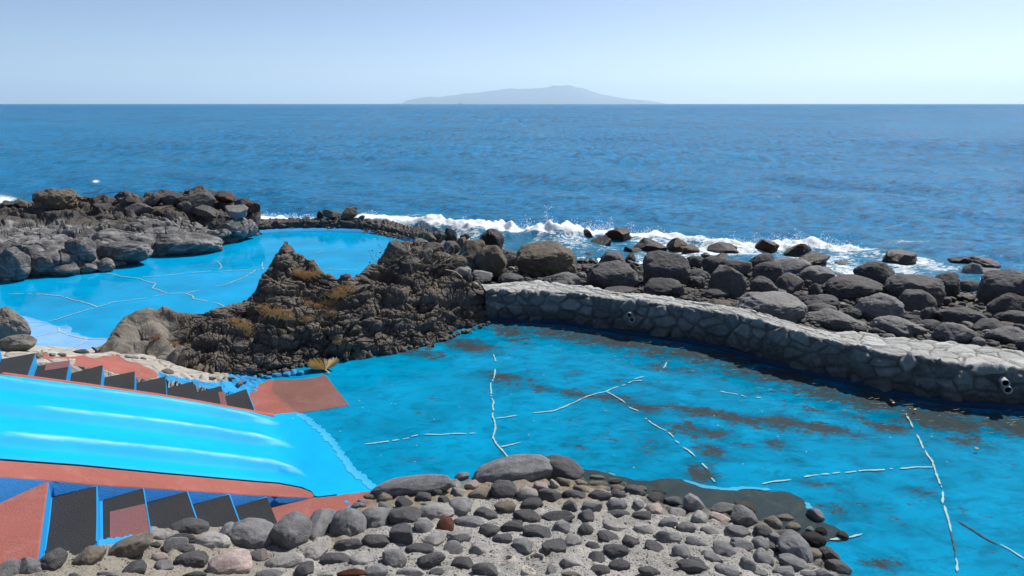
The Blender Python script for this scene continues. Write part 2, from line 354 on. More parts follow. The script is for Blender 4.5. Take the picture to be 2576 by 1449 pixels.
def sheet(name,poly,z,cell,mat,attrf=None,parent=None):
    """flat sheet at height z: grid of faces whose centre lies in the outline"""
    w=PZ(poly[:,0],poly[:,1],z) if poly.shape[1]==2 else poly
    x0,y0=w[:,0].min(),w[:,1].min();x1,y1=w[:,0].max(),w[:,1].max()
    nx=int((x1-x0)/cell)+2; ny=int((y1-y0)/cell)+2
    X,Y=np.meshgrid(x0+cell*np.arange(nx),y0+cell*np.arange(ny),indexing='ij')
    fa=grid_faces(nx,ny); V=np.stack([X,Y,np.full_like(X,z)],-1).reshape(-1,3)
    c=V[fa].mean(1); fa=fa[inpoly(c[:,0],c[:,1],w[:,:2])]
    u,inv=np.unique(fa,return_inverse=True); V=V[u]; fa=inv.reshape(-1,4)
    at=attrf(V) if attrf else None
    return mesh_np(name,V,fa,mat,parent,False,attrs=at)
def ngon(name,pts,z,mat,parent=None):
    w=PZ(pts[:,0],pts[:,1],z) if pts.shape[1]==2 else pts
    bm=bmesh.new(); vs=[bm.verts.new(tuple(p)) for p in w]; f=bm.faces.new(vs); bmesh.ops.triangulate(bm,faces=[f]); bm.normal_update()
    for f in bm.faces:
        if f.normal.z<0: f.normal_flip()
    me=bpy.data.meshes.new(name); bm.to_mesh(me); bm.free(); me.materials.append(mat)
    o=bpy.data.objects.new(name,me); COL.objects.link(o)
    if parent: o.parent=parent; o.location=-parent.location
    return o
def wallshift(off):
    t=np.gradient(wfs,axis=0); t/=np.linalg.norm(t,axis=1,keepdims=True); n=np.stack([t[:,1],-t[:,0]],-1)
    n*=np.sign((n*(np.array([0,0])-wfs)).sum(1))[:,None]
    return wfs+n*off
# lower pool floor
inner_w=wallshift(-.25)
lowpoly=np.r_[inner_w,[(30,2.),(-1.,2.),(-5,5),(-6,9.5)],PZ(*np.array([(560,920),(640,880),(900,800),(1100,740),(1200,715)],float).T,0)[:,:2]]
lowpoly=np.c_[lowpoly,np.zeros(len(lowpoly))]
BL=[(1500,852,330,22,1.),(1750,893,260,26,1.),(1950,945,220,26,1.),(2150,1000,200,30,1.1),(2350,1050,170,36,1.25),(2560,1072,160,34,1.2),(1290,835,60,22,.8),(1000,880,130,14,.8),(1180,868,70,16,1.),
 (1262,948,70,14,.75),(1350,975,70,9,.7),(1440,990,80,10,.75),(1560,1005,70,12,.7),(1620,1025,60,16,.7),(1760,1035,90,12,.85),(1860,1052,90,14,.9),(1960,1062,80,20,.9),(2080,1080,90,16,.8),(2230,1075,80,14,.7),(2420,1110,90,12,.6),
 (1770,1085,90,16,.8),(1790,1135,50,20,.75),(1850,1115,50,8,.6),(1460,1125,40,12,.5),(1760,1190,40,30,.9),(1950,1120,40,14,.5),(2000,1160,30,10,.5),(2060,1215,60,12,.5),(2150,1270,40,10,.5),(2320,1235,60,12,.45),(2230,1420,60,20,.7),(1650,1120,100,18,.35),(1080,1060,90,40,.12),(1100,1160,120,20,.18),(2100,1290,40,30,.5),(1700,930,100,14,.5),(1650,970,200,14,.25),(2100,1040,120,10,.5)]
BL=[(b[0],b[1],b[2],b[3],b[4]*(.74 if i<6 else .95)) for i,b in enumerate(BL)]
def algae(V):
    px,py,d=proj(V); a=np.zeros(len(V))
    for x,y,rx,ry,s in BL: a=np.maximum(a,s*np.exp(-(((px-x)/rx)**2+((py-y-(px-x)*.14)/ry)**2)))
    return {'algae':a-.08-.10*((px<1250)&(py>900))}
pool_floor=tag(sheet('pool_floor',lowpoly,0,.08,M['floor'],algae),kind='structure')
uppoly=np.r_[PZ(*np.array([(1190,700),(1100,640),(1040,588),(900,560),(640,556),(560,575),(300,620),(0,660),(-150,700),(-160,900),(60,930),(230,915),(420,860),(700,800),(900,750)],float).T,0)]
upper_floor=tag(sheet('upper_pool_floor',uppoly,.003,.15,M['floor2']),kind='structure')
dryp=T('a',[(60,1040),(90,1085),(200,1100),(300,1130),(360,1145),(400,1165),(450,1175),(500,1160),(545,1185),(535,1220),(590,1225),(615,1245),(700,1262),(840,1262),(800,1330),(690,1400),(600,1430),(200,1430),(-40,1300)])
tag(ngon('dry_pool_floor',dryp,.009,M['dry']),kind='structure')
# upper water, ends at the dry floor
upw=np.r_[PZ(*np.array([(1190,700),(1100,640),(1040,590),(900,562),(640,558),(560,575),(300,620),(0,660),(-150,700),(-160,800),(20,776)],float).T,.05),
 PZ(*T('a',[(90,1080),(200,1096),(300,1126),(360,1141),(400,1161),(450,1171),(500,1156),(549,1183),(539,1216),(594,1221),(619,1241),(700,1258),(860,1258)]).T,.05),PZ(*np.array([(420,840),(700,790),(900,745)],float).T,.05)]
tag(ngon('upper_pool_water',upw,.05,M['upwater']),kind='structure')
# lower water
lw=np.r_[np.c_[wallshift(-.15),np.full(60,.03)],[(30,2.,.03),(-.6,2.,.03),(-1.2,6.9,.03)],
 PZ(*np.array([(950,1231),(925,1212),(900,1192),(875,1165),(852,1130),(825,1095),(790,1068),(755,1040)],float).T,.03),PZ(*T('j',[(970,1240),(860,1150),(780,1090),(640,980),(565,900),(560,840),(600,760)]).T,.03),
 PZ(*np.array([(690,915),(800,880),(1000,840),(1150,780),(1210,730)],float).T,.03)]
tag(ngon('pool_water',lw,.03,M['water']),kind='structure')
def part_empty(name,label,cat,kind=None):
    return None
# bare unpainted zone, its cyan border, red patch (painted zones of the floor)
bare=np.r_[T('g',[(640,360),(690,365),(760,380),(830,383),(960,410),(1050,440),(1150,455),(1230,485),(1400,490),(1500,470),(1600,465),(1720,475),(1820,510),(1900,540),(2110,578),(2200,580),(2300,570),(2576,600)]),
 T('h',[(100,825),(160,835),(200,855),(250,880),(290,920),(300,960),(360,1010),(420,1060),(500,1090),(560,1130),(590,1160),(570,1185),(520,1192),(460,1188),(400,1196),(370,1260)]),np.array([(1980,1380),(1750,1330),(1500,1260),(1420,1200)])]
o=ngon('bare_rock_bed',bare,.008,M['bare']); tag(o,kind='structure')
redp=T('j',[(150,960),(210,920),(270,880),(330,840),(390,800),(450,770),(520,745),(600,738),(700,732),(900,735),(1050,725),(1180,708),(1280,690),(1340,650),(1385,690),(1450,770),(1600,960),(1730,1128),(1500,1165),(1300,1195),(960,1245),(600,1282),(560,1300),(330,1235),(200,1200)])
tag(ngon('red_pool_entry_pavement',redp,.006,M['red']),kind='structure')
rsplash=T('f',[(150,745),(280,700),(560,665),(700,655),(900,625),(1190,590),(1260,640),(1100,800),(900,900),(700,900),(520,980),(200,1000)])
ngo=ngon('red_landing_pavement',rsplash,.012,M['red']); tag(ngo,kind='structure')
for bl in (T('f',[(880,695),(910,685),(945,712),(905,715)]),T('f',[(920,750),(950,740),(955,752),(925,765)])): 
    o=ngon('blue_paint_splash',bl,.014,M['riser']); tag(o,kind='structure')
def strip(name,pts,wid,z,mat,parent,seed=0,wob=.006):
    w=PZ(pts[:,0],pts[:,1],z)[:,:2]; L=np.linalg.norm(np.diff(w,axis=0),axis=1).sum(); n=max(6,int(L/.04)); w=resample(w,n)
    r=np.random.default_rng(seed); k=np.stack([w[:,0]*6,w[:,1]*6,np.zeros(n)+seed],-1)
    w=w+np.stack([vnoise(k,3),vnoise(k,4)],-1)*wob*2.5
    t=np.gradient(w,axis=0); t/=np.linalg.norm(t,axis=1,keepdims=True)+1e-9; nn=np.stack([-t[:,1],t[:,0]],-1)
    ww=wid*(.55+.6*np.abs(vnoise(k*3,9))+.3*r.random(n)); ww[0]=ww[-1]=wid*.15
    w1=ww*(.6+.8*r.random(n)); w2=ww*(.6+.8*r.random(n))
    V=np.r_[np.c_[w+nn*w1[:,None]/2,np.full(n,z)],np.c_[w-nn*w2[:,None]/2,np.full(n,z)]]
    i=np.arange(n-1)
    if 'sealant' in name: i=i[(vnoise(k*1.3+7,5)[:-1]+.5*r.random(n-1))>-.38]
    fa=np.stack([i,i+n,i+n+1,i+1],-1)
    return mesh_np(name,V,fa,mat,parent,False)
CR=[('i',[(185,178),(200,230)]),('i',[(195,290),(185,350),(165,400),(163,470),(180,540),(178,600),(185,670),(195,740),(178,800),(195,845),(220,880),(305,965)]),
('i',[(190,660),(280,652),(360,637)]),('i',[(480,620),(620,605),(700,580),(780,545),(880,495),(1030,455),(1180,400),(1240,378),(1305,370)]),('i',[(1030,455),(1100,490),(1180,545)]),('i',[(1205,572),(1280,610)]),
('i',[(1325,655),(1380,700),(1430,730),(1490,755)]),('i',[(1505,765),(1530,790),(1540,803)]),('i',[(1555,825),(1590,850)]),('i',[(1618,880),(1665,905),(1708,948)]),('i',[(1748,990),(1800,1042)]),('i',[(228,878),(300,860),(390,842)]),
('i',[(1888,455),(1990,470),(2090,500)]),('i',[(2155,502),(2205,500)]),('i',[(1465,285),(1490,235)]),('i',[(1240,365),(1320,345)]),
('h',[(-40,772),(80,752),(172,740)]),('h',[(235,725),(300,708),(375,704)]),('h',[(393,702),(540,687)]),('h',[(557,685),(700,674),(860,665),(1000,655),(1100,648),(1222,646)]),
('h',[(1018,255),(1025,290),(1045,325),(1065,358)]),('h',[(1100,408),(1115,440),(1140,512)]),('h',[(1155,525),(1165,560),(1200,600),(1205,620),(1220,650),(1240,700),(1258,745),(1268,795)]),('h',[(1280,825),(1288,870),(1294,920)]),('h',[(1296,930),(1310,985),(1325,1040),(1345,1122)]),('h',[(1375,1320),(1388,1360),(1385,1410)]),
('h',[(1705,1215),(1790,1265),(1885,1320)]),('h',[(405,1192),(500,1178),(600,1165),(703,1140)]),
('f',[(1100,115),(1200,110),(1300,95),(1440,73)]),('f',[(1460,70),(1540,55)]),('f',[(1560,48),(1650,28)]),('f',[(1690,20),(1850,22),(2000,14),(2210,10)]),
('g',[(1995,455),(2035,500)])]
CU=[('a',[(60,930),(200,928),(330,932),(460,945),(560,975),(640,995),(740,1027)]),('a',[(350,1140),(450,1115),(600,1065),(740,1027),(860,990),(1000,975),(1150,950),(1260,925),(1390,925),(1510,900)]),('a',[(800,775),(870,782),(900,795),(1030,810),(1100,832),(1175,850),(1150,885),(1200,900),(1260,925)]),
('a',[(1390,925),(1450,940),(1460,965),(1560,985),(1640,1000),(1690,1025),(1740,1025)]),('a',[(1690,1025),(1660,1040)]),('a',[(1060,805),(1230,790),(1400,775)]),('a',[(1440,768),(1600,755)]),('a',[(1700,752),(2020,748)]),('a',[(1640,680),(1672,720),(1650,755)]),('a',[(1930,750),(1850,800),(1700,860),(1620,872)]),('a',[(2370,622),(2450,600)]),('a',[(1978,690),(1985,745)]),
('a',[(100,1140),(350,1140)]),('a',[(440,1165),(450,1210),(520,1240),(660,1270),(740,1270),(830,1265)]),('a',[(200,1265),(330,1238),(450,1215)]),('a',[(660,1270),(600,1315),(530,1340),(460,1375)]),('a',[(2430,740),(2700,748)]),('a',[(2530,590),(2576,575)])]
for i,(k,p) in enumerate(CR): tag(strip('crack_sealant',T(k,p),.024,.013,M['seal'],None,i),kind='structure')
for i,(k,p) in enumerate(CU): tag(strip('crack_sealant',T(k,p),.034,.016,M['seal'],None,i+50),kind='structure')
for i,(k,p) in enumerate([('h',[(1340,1122),(1360,1190),(1368,1260),(1378,1315)]),('h',[(1385,1035),(1460,1080),(1550,1140),(1620,1180),(1705,1215)])]): tag(strip('dark_crack',T(k,p),.028 if i else .02,.0125,M['tar'],None,i+90),kind='structure')
tag(strip('cyan_painted_border',np.r_[T('g',[(1720,478),(1820,512),(1900,540),(2110,574)]),T('g',[(2200,574),(2320,558),(2480,568)]),T('h',[(20,815)])],.07,.011,M['cyan'],None,33,.002),kind='structure')
tag(strip('cyan_painted_border',T('h',[(270,905),(300,930),(305,965)]),.06,.011,M['cyan'],None,34,.002),kind='structure')
tag(strip('cyan_painted_border',T('g',[(970,408),(1050,440)]),.03,.011,M['cyan'],None,35,.002),kind='structure')
# ================= slide and stairs =================
U=[(67.5,946,1.33),(164,960,1.16),(252,973.7,.99),(337.5,986,.82),(419,997.5,.65),(494,1008.7,.48),(567.5,1022.5,.31),(641,1032.5,.14)]
L=[(122.5,1209,1.0),(243.7,1221.5,.83),(360,1225,.66),(471,1234.5,.49),(576,1242.7,.32),(671.5,1249,.15)]
pts=np.array([PZ(*map(float,n)) for n in U+L]); A=np.c_[pts[:,:2],np.ones(len(pts))]; PA,PB,PC=np.linalg.lstsq(A,pts[:,2],rcond=None)[0]
def slope(p): return PA*p[...,0]+PB*p[...,1]+PC
def onslide(px,py,lift=0.):
    p=PPL(px,py,PA,PB,PC+lift)
    z=p[...,2]-lift; z=np.where(z>.06,z,.06*np.exp(np.clip((z-.06)/.06,-9,0)))-.006; z=np.where(z<-.004,-.004,z)
    o=PZ(px,py,z+lift); o[...,2]-=lift; return o
TE=np.array([(-420,888),(-200,915),(0,943),(200,968.5),(400,996.5),(500,1013),(600,1031),(644,1038.5),(690,1046),(705,1043),(750,1039.5)],float)   # upper edge of chute
BE=np.array([(-420,1120),(-200,1139),(0,1157.5),(200,1172),(400,1191),(644,1212.5),(700,1216.5),(760,1228),(785,1239),(792,1250),(800,1252),(850,1246)],float)
nu,nv=420,200
u=np.linspace(0,1,nu)
tx=np.interp(u,[0,1],[-420,750]); bx=np.interp(u,[0,1],[-420,850])
ty=np.interp(tx,TE[:,0],TE[:,1]); by=np.interp(bx,BE[:,0],BE[:,1])
v=np.linspace(0,1,nv)
PXs=tx[:,None]*(1-v)+bx[:,None]*v; PYs=ty[:,None]*(1-v)+by[:,None]*v
base=onslide(PXs,PYs)
def rid(v):
    xs=[0,.075,.155,.37,.465,.725,.825,1]; ys=[.2,1,-1,1,-1,1,-1,.4]
    r=np.zeros_like(v)
    for a in range(7):
        m=(v>=xs[a])&(v<=xs[a+1]); t=(v-xs[a])/(xs[a+1]-xs[a]); up=ys[a+1]>ys[a]
        tt=(np.sin(t*math.pi/2) if up else 1-np.cos(t*math.pi*.5)) if 0 else (t*t*(3-2*t))
        r=np.where(m,ys[a]+(ys[a+1]-ys[a])*tt,r)
    return r
Rv=rid(v)[None,:].repeat(nu,0)
ends=np.where(v<.26,688,np.where(v<.6,728,762))[None,:]
cen=np.where(v<.26,.11,np.where(v<.6,.41,.76))[None,:]
tap=sstep(0,1,(ends-PXs)/90.)
amp=.044*tap
disp=Rv*amp
edge=np.minimum(sstep(0,.03,v),sstep(1,.97,v))[None,:]
endf=sstep(1,.97,u)[:,None]
base[...,2]+=(disp*edge*endf)+.016
white=np.zeros((nu,nv))
for c,wd,x0,x1,s in ((.078,.014,-400,700,.6),(.373,.018,40,740,.95),(.728,.020,-60,775,.95),(.27,.016,-400,200,.08)):
    nz=.7+.5*fbm(np.stack([PXs/60,v[None]*40+PXs*0,PXs*0+c*9],-1),3,8)
    white=np.maximum(white,s*np.exp(-((v[None]-c-.006*np.sin(PXs/90))/wd)**2)*sstep(x0,x0+160,PXs)*sstep(x1,x1-60,PXs)*nz)
for c,xe in ((.15,700),(.44,735),(.80,768)):
    d=np.sqrt(((PXs-xe+30)/32)**2+((v[None]-c+.035)/.04)**2); white=np.maximum(white,.55*np.exp(-d**2*1.2))
bs=NB('chute_paint'); vv=bs.pos(); n=bs.noise(vv,1.2,5,.6)
cc=bs.mix(bs.mapr(n,.3,.7),(.0,.31,.60),(.0,.38,.66)); cc=bs.mix(bs.mapr(bs.math('ADD',bs.attr('worn'),bs.math('MULTIPLY',bs.math('SUBTRACT',bs.noise(vv,9,6,.75),.5),.5)),.1,.95,0,.85),cc,(.24,.56,.70))
cc=bs.mix(bs.mapr(bs.vor(vv,2.3),.012,.02,1,0),cc,(.01,.12,.25))
M['chute']=bs.pbr(cc,.6,bs.bump(bs.noise(vv,60,4,.7),.12,.01),.12)
M['rim']=paint('worn_rim_paint',(.03,.40,.66),.12,.7,.3)
slide=empty('water_slide',tuple(PZ(790.,1245.,0.)),'wide bright blue concrete water slide with three worn ridges between the two flights of steps','water slide')
mesh_np('chute',base.reshape(-1,3),grid_faces(nu,nv)[:,::-1],M['chute'],slide,attrs={'worn':white})
# run-out: pale blue apron at the foot of the chute
ro=np.array([(748,1040),(755,1040),(790,1068),(825,1095),(852,1130),(875,1165),(900,1192),(925,1212),(953,1233),(940,1240),(870,1245),(848,1247)],float)
ngon('run_out',ro,.009,M['chute'],slide)
strip('worn_rim',np.array([(750,1040),(787,1066),(822,1095),(849,1130),(872,1165),(898,1192),(925,1213),(950,1231)],float),.11,.0135,M['rim'],slide,3,.004)
LZ=np.array([(-420,2.05)]+[(a,c) for a,b,c in L]+[(790,0.)]); UZ=np.array([(-420,2.32)]+[(a,c) for a,b,c in U]+[(690,.03)])
def kerb(name,line,wpx,mat,lift,side=None,depth=.35,tz=None,both=False):
    """raised kerb following a pixel line on the slide plane; wpx = second pixel line"""
    a=onslide(line[:,0],line[:,1],lift); b=onslide(wpx[:,0],wpx[:,1],lift)
    if tz is not None:
        b=PZ(wpx[:,0],wpx[:,1],np.interp(wpx[:,0],tz[:,0],tz[:,1])+.008); b[:,2]-=lift
    n=len(a); up=np.array([0,0,lift])
    prof=[a+[0,0,-depth],a+up*.75,a+up+(b-a)*.12,b+up+(a-b)*.08,b+up*.8,b+[0,0,-depth]]
    P=np.stack(prof,1)
    o=mesh_np(name,P.reshape(-1,3),grid_faces(n,6),None,slide,False,mats=[mat,side or mat])
    mi=np.zeros((n-1,5),int); mi[:,0]=0; mi[:,4]=1 if side else 0
    o.data.polygons.foreach_set('material_index',mi.ravel().astype(np.int32)); return o
xs=np.linspace(-420,690,60)
kt=np.c_[xs,np.interp(xs,TE[:,0],TE[:,1])+.5]; kt2=np.c_[xs,np.interp(xs,TE[:,0],TE[:,1])-np.interp(xs,[0,690],[6,3.])-3]
kerb('upper_kerb',kt,kt2,M['red'],.03,tz=UZ)
xs=np.r_[np.linspace(-420,740,60),[755,768,778,785,788,790]]
k1=np.c_[xs,np.interp(xs,BE[:,0],BE[:,1])-1]; by2=np.interp(xs,[-420,0,122,240,360,480,644,740,770,790],[1165,1199,1208.5,1220,1227,1235,1246,1250.5,1252,1252])
k2=np.c_[xs,by2]
kerb('lower_kerb',k1,k2,M['red'],.03,M['kerb_shade_blue'],.5,tz=LZ)
kc=onslide(np.array([790.,792.]),np.array([1240.,1252.]))
# --- upper flight ---
upper=empty('staircase',tuple(PZ(641.,1032.,0.)),'upper flight of steps with black gritty treads and blue risers beside the lava outcrop','staircase')
FAR=[(88.7,887.5),(175,905.7),(258.7,917.4),(339,933.4),(416,946.2),(486,958.7),(557,970),(620,977.5)]
NEAR=[(67.5,947),(164,961.5),(252,974.5),(337.5,987),(419,998.5),(494,1009.5),(567.5,1022.5),(641,1033.5)]
ZU=[1.33-.17*i for i in range(8)]
divs=[(PZ(*map(float,f),z),PZ(*map(float,n_),z)) for f,n_,z in zip(FAR,NEAR,ZU)]
d0=(divs[0][0]*2-divs[1][0],divs[0][1]*2-divs[1][1]); d00=(d0[0]*2-divs[0][0],d0[1]*2-divs[0][1]); d000=(d00[0]*2-d0[0],d00[1]*2-d0[1])
divs=[d000,d00,d0]+divs; ZU=[1.67,1.5]+ZU
def prism(name,quad,z0,z1,mats,parent,tread_in=0.0,bev=.010):
    """box over a 4-corner plan outline; slot 0 = top, slot 1 = sides"""
    bm=bmesh.new(); b=[bm.verts.new((q[0],q[1],z0)) for q in quad]; t=[bm.verts.new((q[0],q[1],z1)) for q in quad]
    tf=bm.faces.new(t); n=len(quad)
    sf=[bm.faces.new((b[i],b[(i+1)%n],t[(i+1)%n],t[i])) for i in range(n)]
    bmesh.ops.recalc_face_normals(bm,faces=bm.faces)
    for f in sf: f.material_index=1
    bmesh.ops.bevel(bm,geom=[e for e in bm.edges if tf in e.link_faces],offset=bev,segments=2,affect='EDGES',profile=.5)
    me=bpy.data.meshes.new(name); bm.to_mesh(me); bm.free()
    for m in mats: me.materials.append(m)
    o=bpy.data.objects.new(name,me); COL.objects.link(o); o.parent=parent; o.location=-parent.location; return o
def quad_rot(q): 
    c=np.mean(q,axis=0); return q
for i in range(len(ZU)):
    A0,A1=divs[i],divs[i+1]; z=ZU[i]
    # near corners tuck 2 cm under the kerb; the far side overhangs the bank a little
    q=[A0[0],A1[0],A1[1],A0[1]]
    # the far edge runs parallel to the far edge seen in the photograph
    f0=A0[0]+(A0[1]-A0[0])*.05
    q=[f0,A1[0],A1[1],A0[1]]
    e=.0015*i
    prism('step',q,-.1-e,z,[M['black'],M['riser']],upper)
def patch(name,pix,z,mat,parent): 
    return ngon(name,np.asarray(pix,float),z,mat,parent)
patch('faded_red_patch',T('d',[(465,222),(700,190),(688,258),(448,294)]),1.16+.003,M['redp'],upper)
patch('faded_red_patch',T('d',[(2195,510),(2252,508),(2290,655),(2222,640)]),.31+.003,M['redp'],upper)
# --- lower flight ---
lower=empty('staircase',tuple(PZ(680.,1300.,0.)),'lower flight of steps with black gritty treads bordered by round cobbles in the foreground','staircase')
LF=[(122.5,1208.7),(243.7,1221.3),(361,1226.3),(471.5,1235),(577,1243),(671.8,1249.4)]
LN=[(94,1413),(244,1364),(381,1345.5),(540,1355),(640,1360),(735,1370)]
LN=[(94,1413),(243.7,1362),(380,1347),(515,1345),(612,1330),(700,1318)]
ZL=[1.0,.83,.66,.49,.32,.15]
dl=[(PZ(*map(float,f),z),PZ(*map(float,n_),z)) for f,n_,z in zip(LF,LN,ZL)]
def ext(a,b,m): return a+(b-a)*m
dl=[(f,n_) for f,n_ in dl]
dl0=(dl[0][0]+(-1.6,-1.25,0),dl[0][1]+(-1.6,-1.1,0))
dd=[dl0]+dl
for i in range(6):
    A0,A1=dd[i],dd[i+1]; z=ZL[i]; 
    ex=1.0 if i<3 else 1.22
    mats=[M['red'] if i==0 else M['black'],M['riser']]
    f0=A0[0]
    if i>0:
        gap=.02+ (A1[1]-A1[0])*0
        tL={1:(515,575),2:(1020,590),3:(1480,615),4:(1925,650),5:(2360,680)}[i]
        f0=PZ(*T('e',[tL])[0],z)
        # keep the joint plane of the previous riser: slide corner onto the divider line
    q=[A0[0],A1[0],ext(A1[0],A1[1],ex),ext(A0[0],A0[1],ex if i>0 else 1.02)]
    prism('step',q,-.1-.0015*i,z,mats,lower)
patch('faded_red_patch',T('e',[(1105,748),(1455,668),(1470,690),(1515,975),(1370,985),(1180,1068),(1105,1092)]),.66+.003,M['redp'],lower)
# painted blue strips along nosings and gutters of the lower flight
def pstrip(pix,z,w,mat,parent,name='blue_edge_line'):
    a=PZ(pix[:,0],pix[:,1],z); t=a[-1]-a[0]; t/=np.linalg.norm(t); n=np.array([-t[1],t[0],0])*w/2
    k=len(a); V=np.r_[a+n,a-n]; i=np.arange(k-1); mesh_np(name,V,np.stack([i,i+k,i+k+1,i+1],-1),mat,parent,False)
for pts_,z in (([(515,575),(975,487)],.833),([(1020,590),(1445,508)],.663),([(1482,615),(1885,540)],.493),([(1925,650),(2308,572)],.323),([(2360,680),(2686,600)],.153)):
    pstrip(T('e',pts_),z,.02,M['riser'],lower)
for pts_,z,w in (([(512,572),(480,880),(440,1145)],.833,.03),([(1018,590),(1022,1100)],.663,.025),([(975,485),(978,800),(972,1045)],.833,.012),([(1445,512),(1520,978)],.663,.012),([(1885,540),(1980,822)],.493,.012),([(2310,575),(2420,875)],.323,.012)):
    pstrip(T('e',pts_),z,w,M['riser'],lower)
for pts_,z in (([(2480,478),(2565,695)],.143),):
    pstrip(T('d',pts_),z,.012,M['riser'],upper)
# ================= thin-plate height fields =================
def tps(cp):
    cp=np.asarray(cp,float); X=cp[:,:2]; n=len(X)
    r=np.linalg.norm(X[:,None]-X[None],axis=-1); K=np.where(r>0,r*r*np.log(r+1e-12),0)+np.eye(n)*.02
    P_=np.c_[np.ones(n),X]; A=np.block([[K,P_],[P_.T,np.zeros((3,3))]]); s=np.linalg.solve(A,np.r_[cp[:,2],0,0,0])
    def f(x,y):
        x=np.asarray(x);o=np.full(x.shape,s[n])+s[n+1]*x+s[n+2]*y
        for i in range(n):
            r2=(x-X[i,0])**2+(y-X[i,1])**2; o=o+s[i]*.5*r2*np.log(r2+1e-12)
        return o
    return f
def field(name,cpx,mat,cell,zfun=None,bounds=None,mats=None,zones=None,attrf=None,extra=(),keep=None,parent=None,clampz=-.12):
    w=np.array([PZ(*map(float,c)) for c in cpx]+[np.array(e,float) for e in extra]); f=tps(w)
    x0,x1,y0,y1=bounds; X,Y=np.meshgrid(np.arange(x0,x1,cell),np.arange(y0,y1,cell),indexing='ij'); Z=f(X,Y)
    if zfun: Z=zfun(X,Y,Z)
    Z=np.maximum(Z,clampz); V=np.stack([X,Y,Z],-1).reshape(-1,3); fa=grid_faces(*X.shape)
    c=V[fa].mean(1); k=c[:,2]>clampz+.02
    if keep is not None: k&=keep(c)
    fa=fa[k]; c=c[k]
    px,py,d=proj(c); mi=zones(px,py,c) if zones else None
    u,inv=np.unique(fa,return_inverse=True); V=V[u]; fa=inv.reshape(-1,4)
    return mesh_np(name,V,fa,mat,parent,True,mats=mats,midx=mi,attrs=attrf(V) if attrf else None),f
# ---- terrace behind the upper flight ----
cp=[(-300,905,1.42),(-300,850,1.3),(0,897,1.27),(0,862,1.12),(88,887,1.2),(95,872,.95),(175,905,1.07),(170,888,.95),(130,890,1.0),(259,917,.93),(250,893,.72),(180,884,.62),(330,893,.55),(339,930,.77),(400,912,.5),(416,944,.6),(450,915,.4),(486,956,.42),(500,930,.32),(557,968,.22),(560,936,.22),(620,950,.10),(620,975,.06),(648,955,.02),(660,948,-.02),(690,930,-.06),
 (100,868,.35),(190,878,.35),(240,876,.35),(110,860,-.1),(200,869,-.12),(260,868,-.1),(640,1010,-.05),(700,950,-.25),(340,960,.7),(200,935,1.05),(0,925,1.25)]
REDZ=[T('d',[(405,100),(470,135),(560,158),(640,140),(715,158),(820,137),(950,175),(1060,140),(1180,137),(1270,188),(1400,225),(1530,280),(1600,345),(1560,372),(1380,395),(1300,420),(1000,300),(700,290),(730,240),(770,175),(560,172),(430,178)])]
BLZ=[T('d',[(1590,300),(1640,318),(1700,345),(1760,352),(1900,375),(1960,385),(2050,408),(2150,418),(2200,400),(2350,415),(2400,380),(2480,362),(2700,330),(2900,420),(2500,520),(2200,560),(1700,450),(1600,372)])]
def zter(px,py,c):
    n=np.stack([c[:,0]*14,c[:,1]*14,c[:,2]*0],-1); j=vnoise(n,4)*3
    m=np.zeros(len(px),int)
    m[inpoly(px,py+j*.5,REDZ[0])]=1
    m[inpoly(px,py+j,BLZ[0])]=2
    m[(px>575)&(py>935)]=2
    return m
STP=np.array([tuple(d_[0][:2]+(d_[1][:2]-d_[0][:2])*.03) for d_ in divs]+[tuple(d_[1][:2]+(d_[1][:2]-d_[0][:2])*3.) for d_ in divs[::-1]])
def zf(X,Y,Z):
    px,py,d=proj(np.stack([X,Y,Z],-1)); p=np.stack([X*5,Y*5,Z*0],-1)
    b=sstep(380,430,px)*sstep(935,955,py+(px<560)*0)+(px>575)
    b=np.clip(b,0,1)
    F1,F2,I=voro(np.stack([X*7,Y*7,X*0],-1),3)
    lump=(np.clip(F2-F1,0,.5)*.12+I*.05-.03)*b
    red=inpoly(px,py,REDZ[0]); st=inpoly(X,Y,STP); Z=Z-.9*st
    # wavy ribs of the red terrace
    return Z+.025*fbm(p,3,9)*(~red)+lump+red*.035*np.sin(px/28)*sstep(900,885,py)
terrace,_=field('terrace_pavement',cp,M['flag'],.022,zf,(-9.5,-3.2,7.6,11.2),[M['flag'],M['red'],M['roughblue']],zter); tag(terrace,kind='structure')
# ---- cobble-set bank in the foreground ----
bp=[(-250,1470,1.12),(-60,1440,1.0),(60,1425,.92),(130,1415,.86),(230,1400,.78),(330,1385,.70),(400,1350,.60),(490,1330,.48),(620,1345,.36),(735,1340,.26),(960,1252,.05),(1000,1237,.05),(1130,1215,.05),(1180,1225,.08),(1300,1220,.08),(1400,1205,.05),(1480,1200,.0),(1600,1235,.0),(1750,1275,.0),(1850,1285,.0),(1950,1325,.01),(2030,1350,.01),(2080,1400,.0),(2130,1449,.0),(2180,1520,-.02),
 (60,1500,1.1),(400,1449,.78),(700,1449,.66),(1000,1449,.66),(1300,1449,.62),(1600,1449,.5),(1900,1449,.26),(1000,1340,.36),(1300,1320,.28),(1500,1300,.20),(1700,1330,.19),(1900,1380,.14),(1200,1240,.10),(600,1400,.5),(850,1380,.42),(700,1300,-.12),(780,1300,-.10),(860,1265,-.09),(920,1243,-.06),(650,1325,.0),(800,1332,.14),(880,1300,.11)]
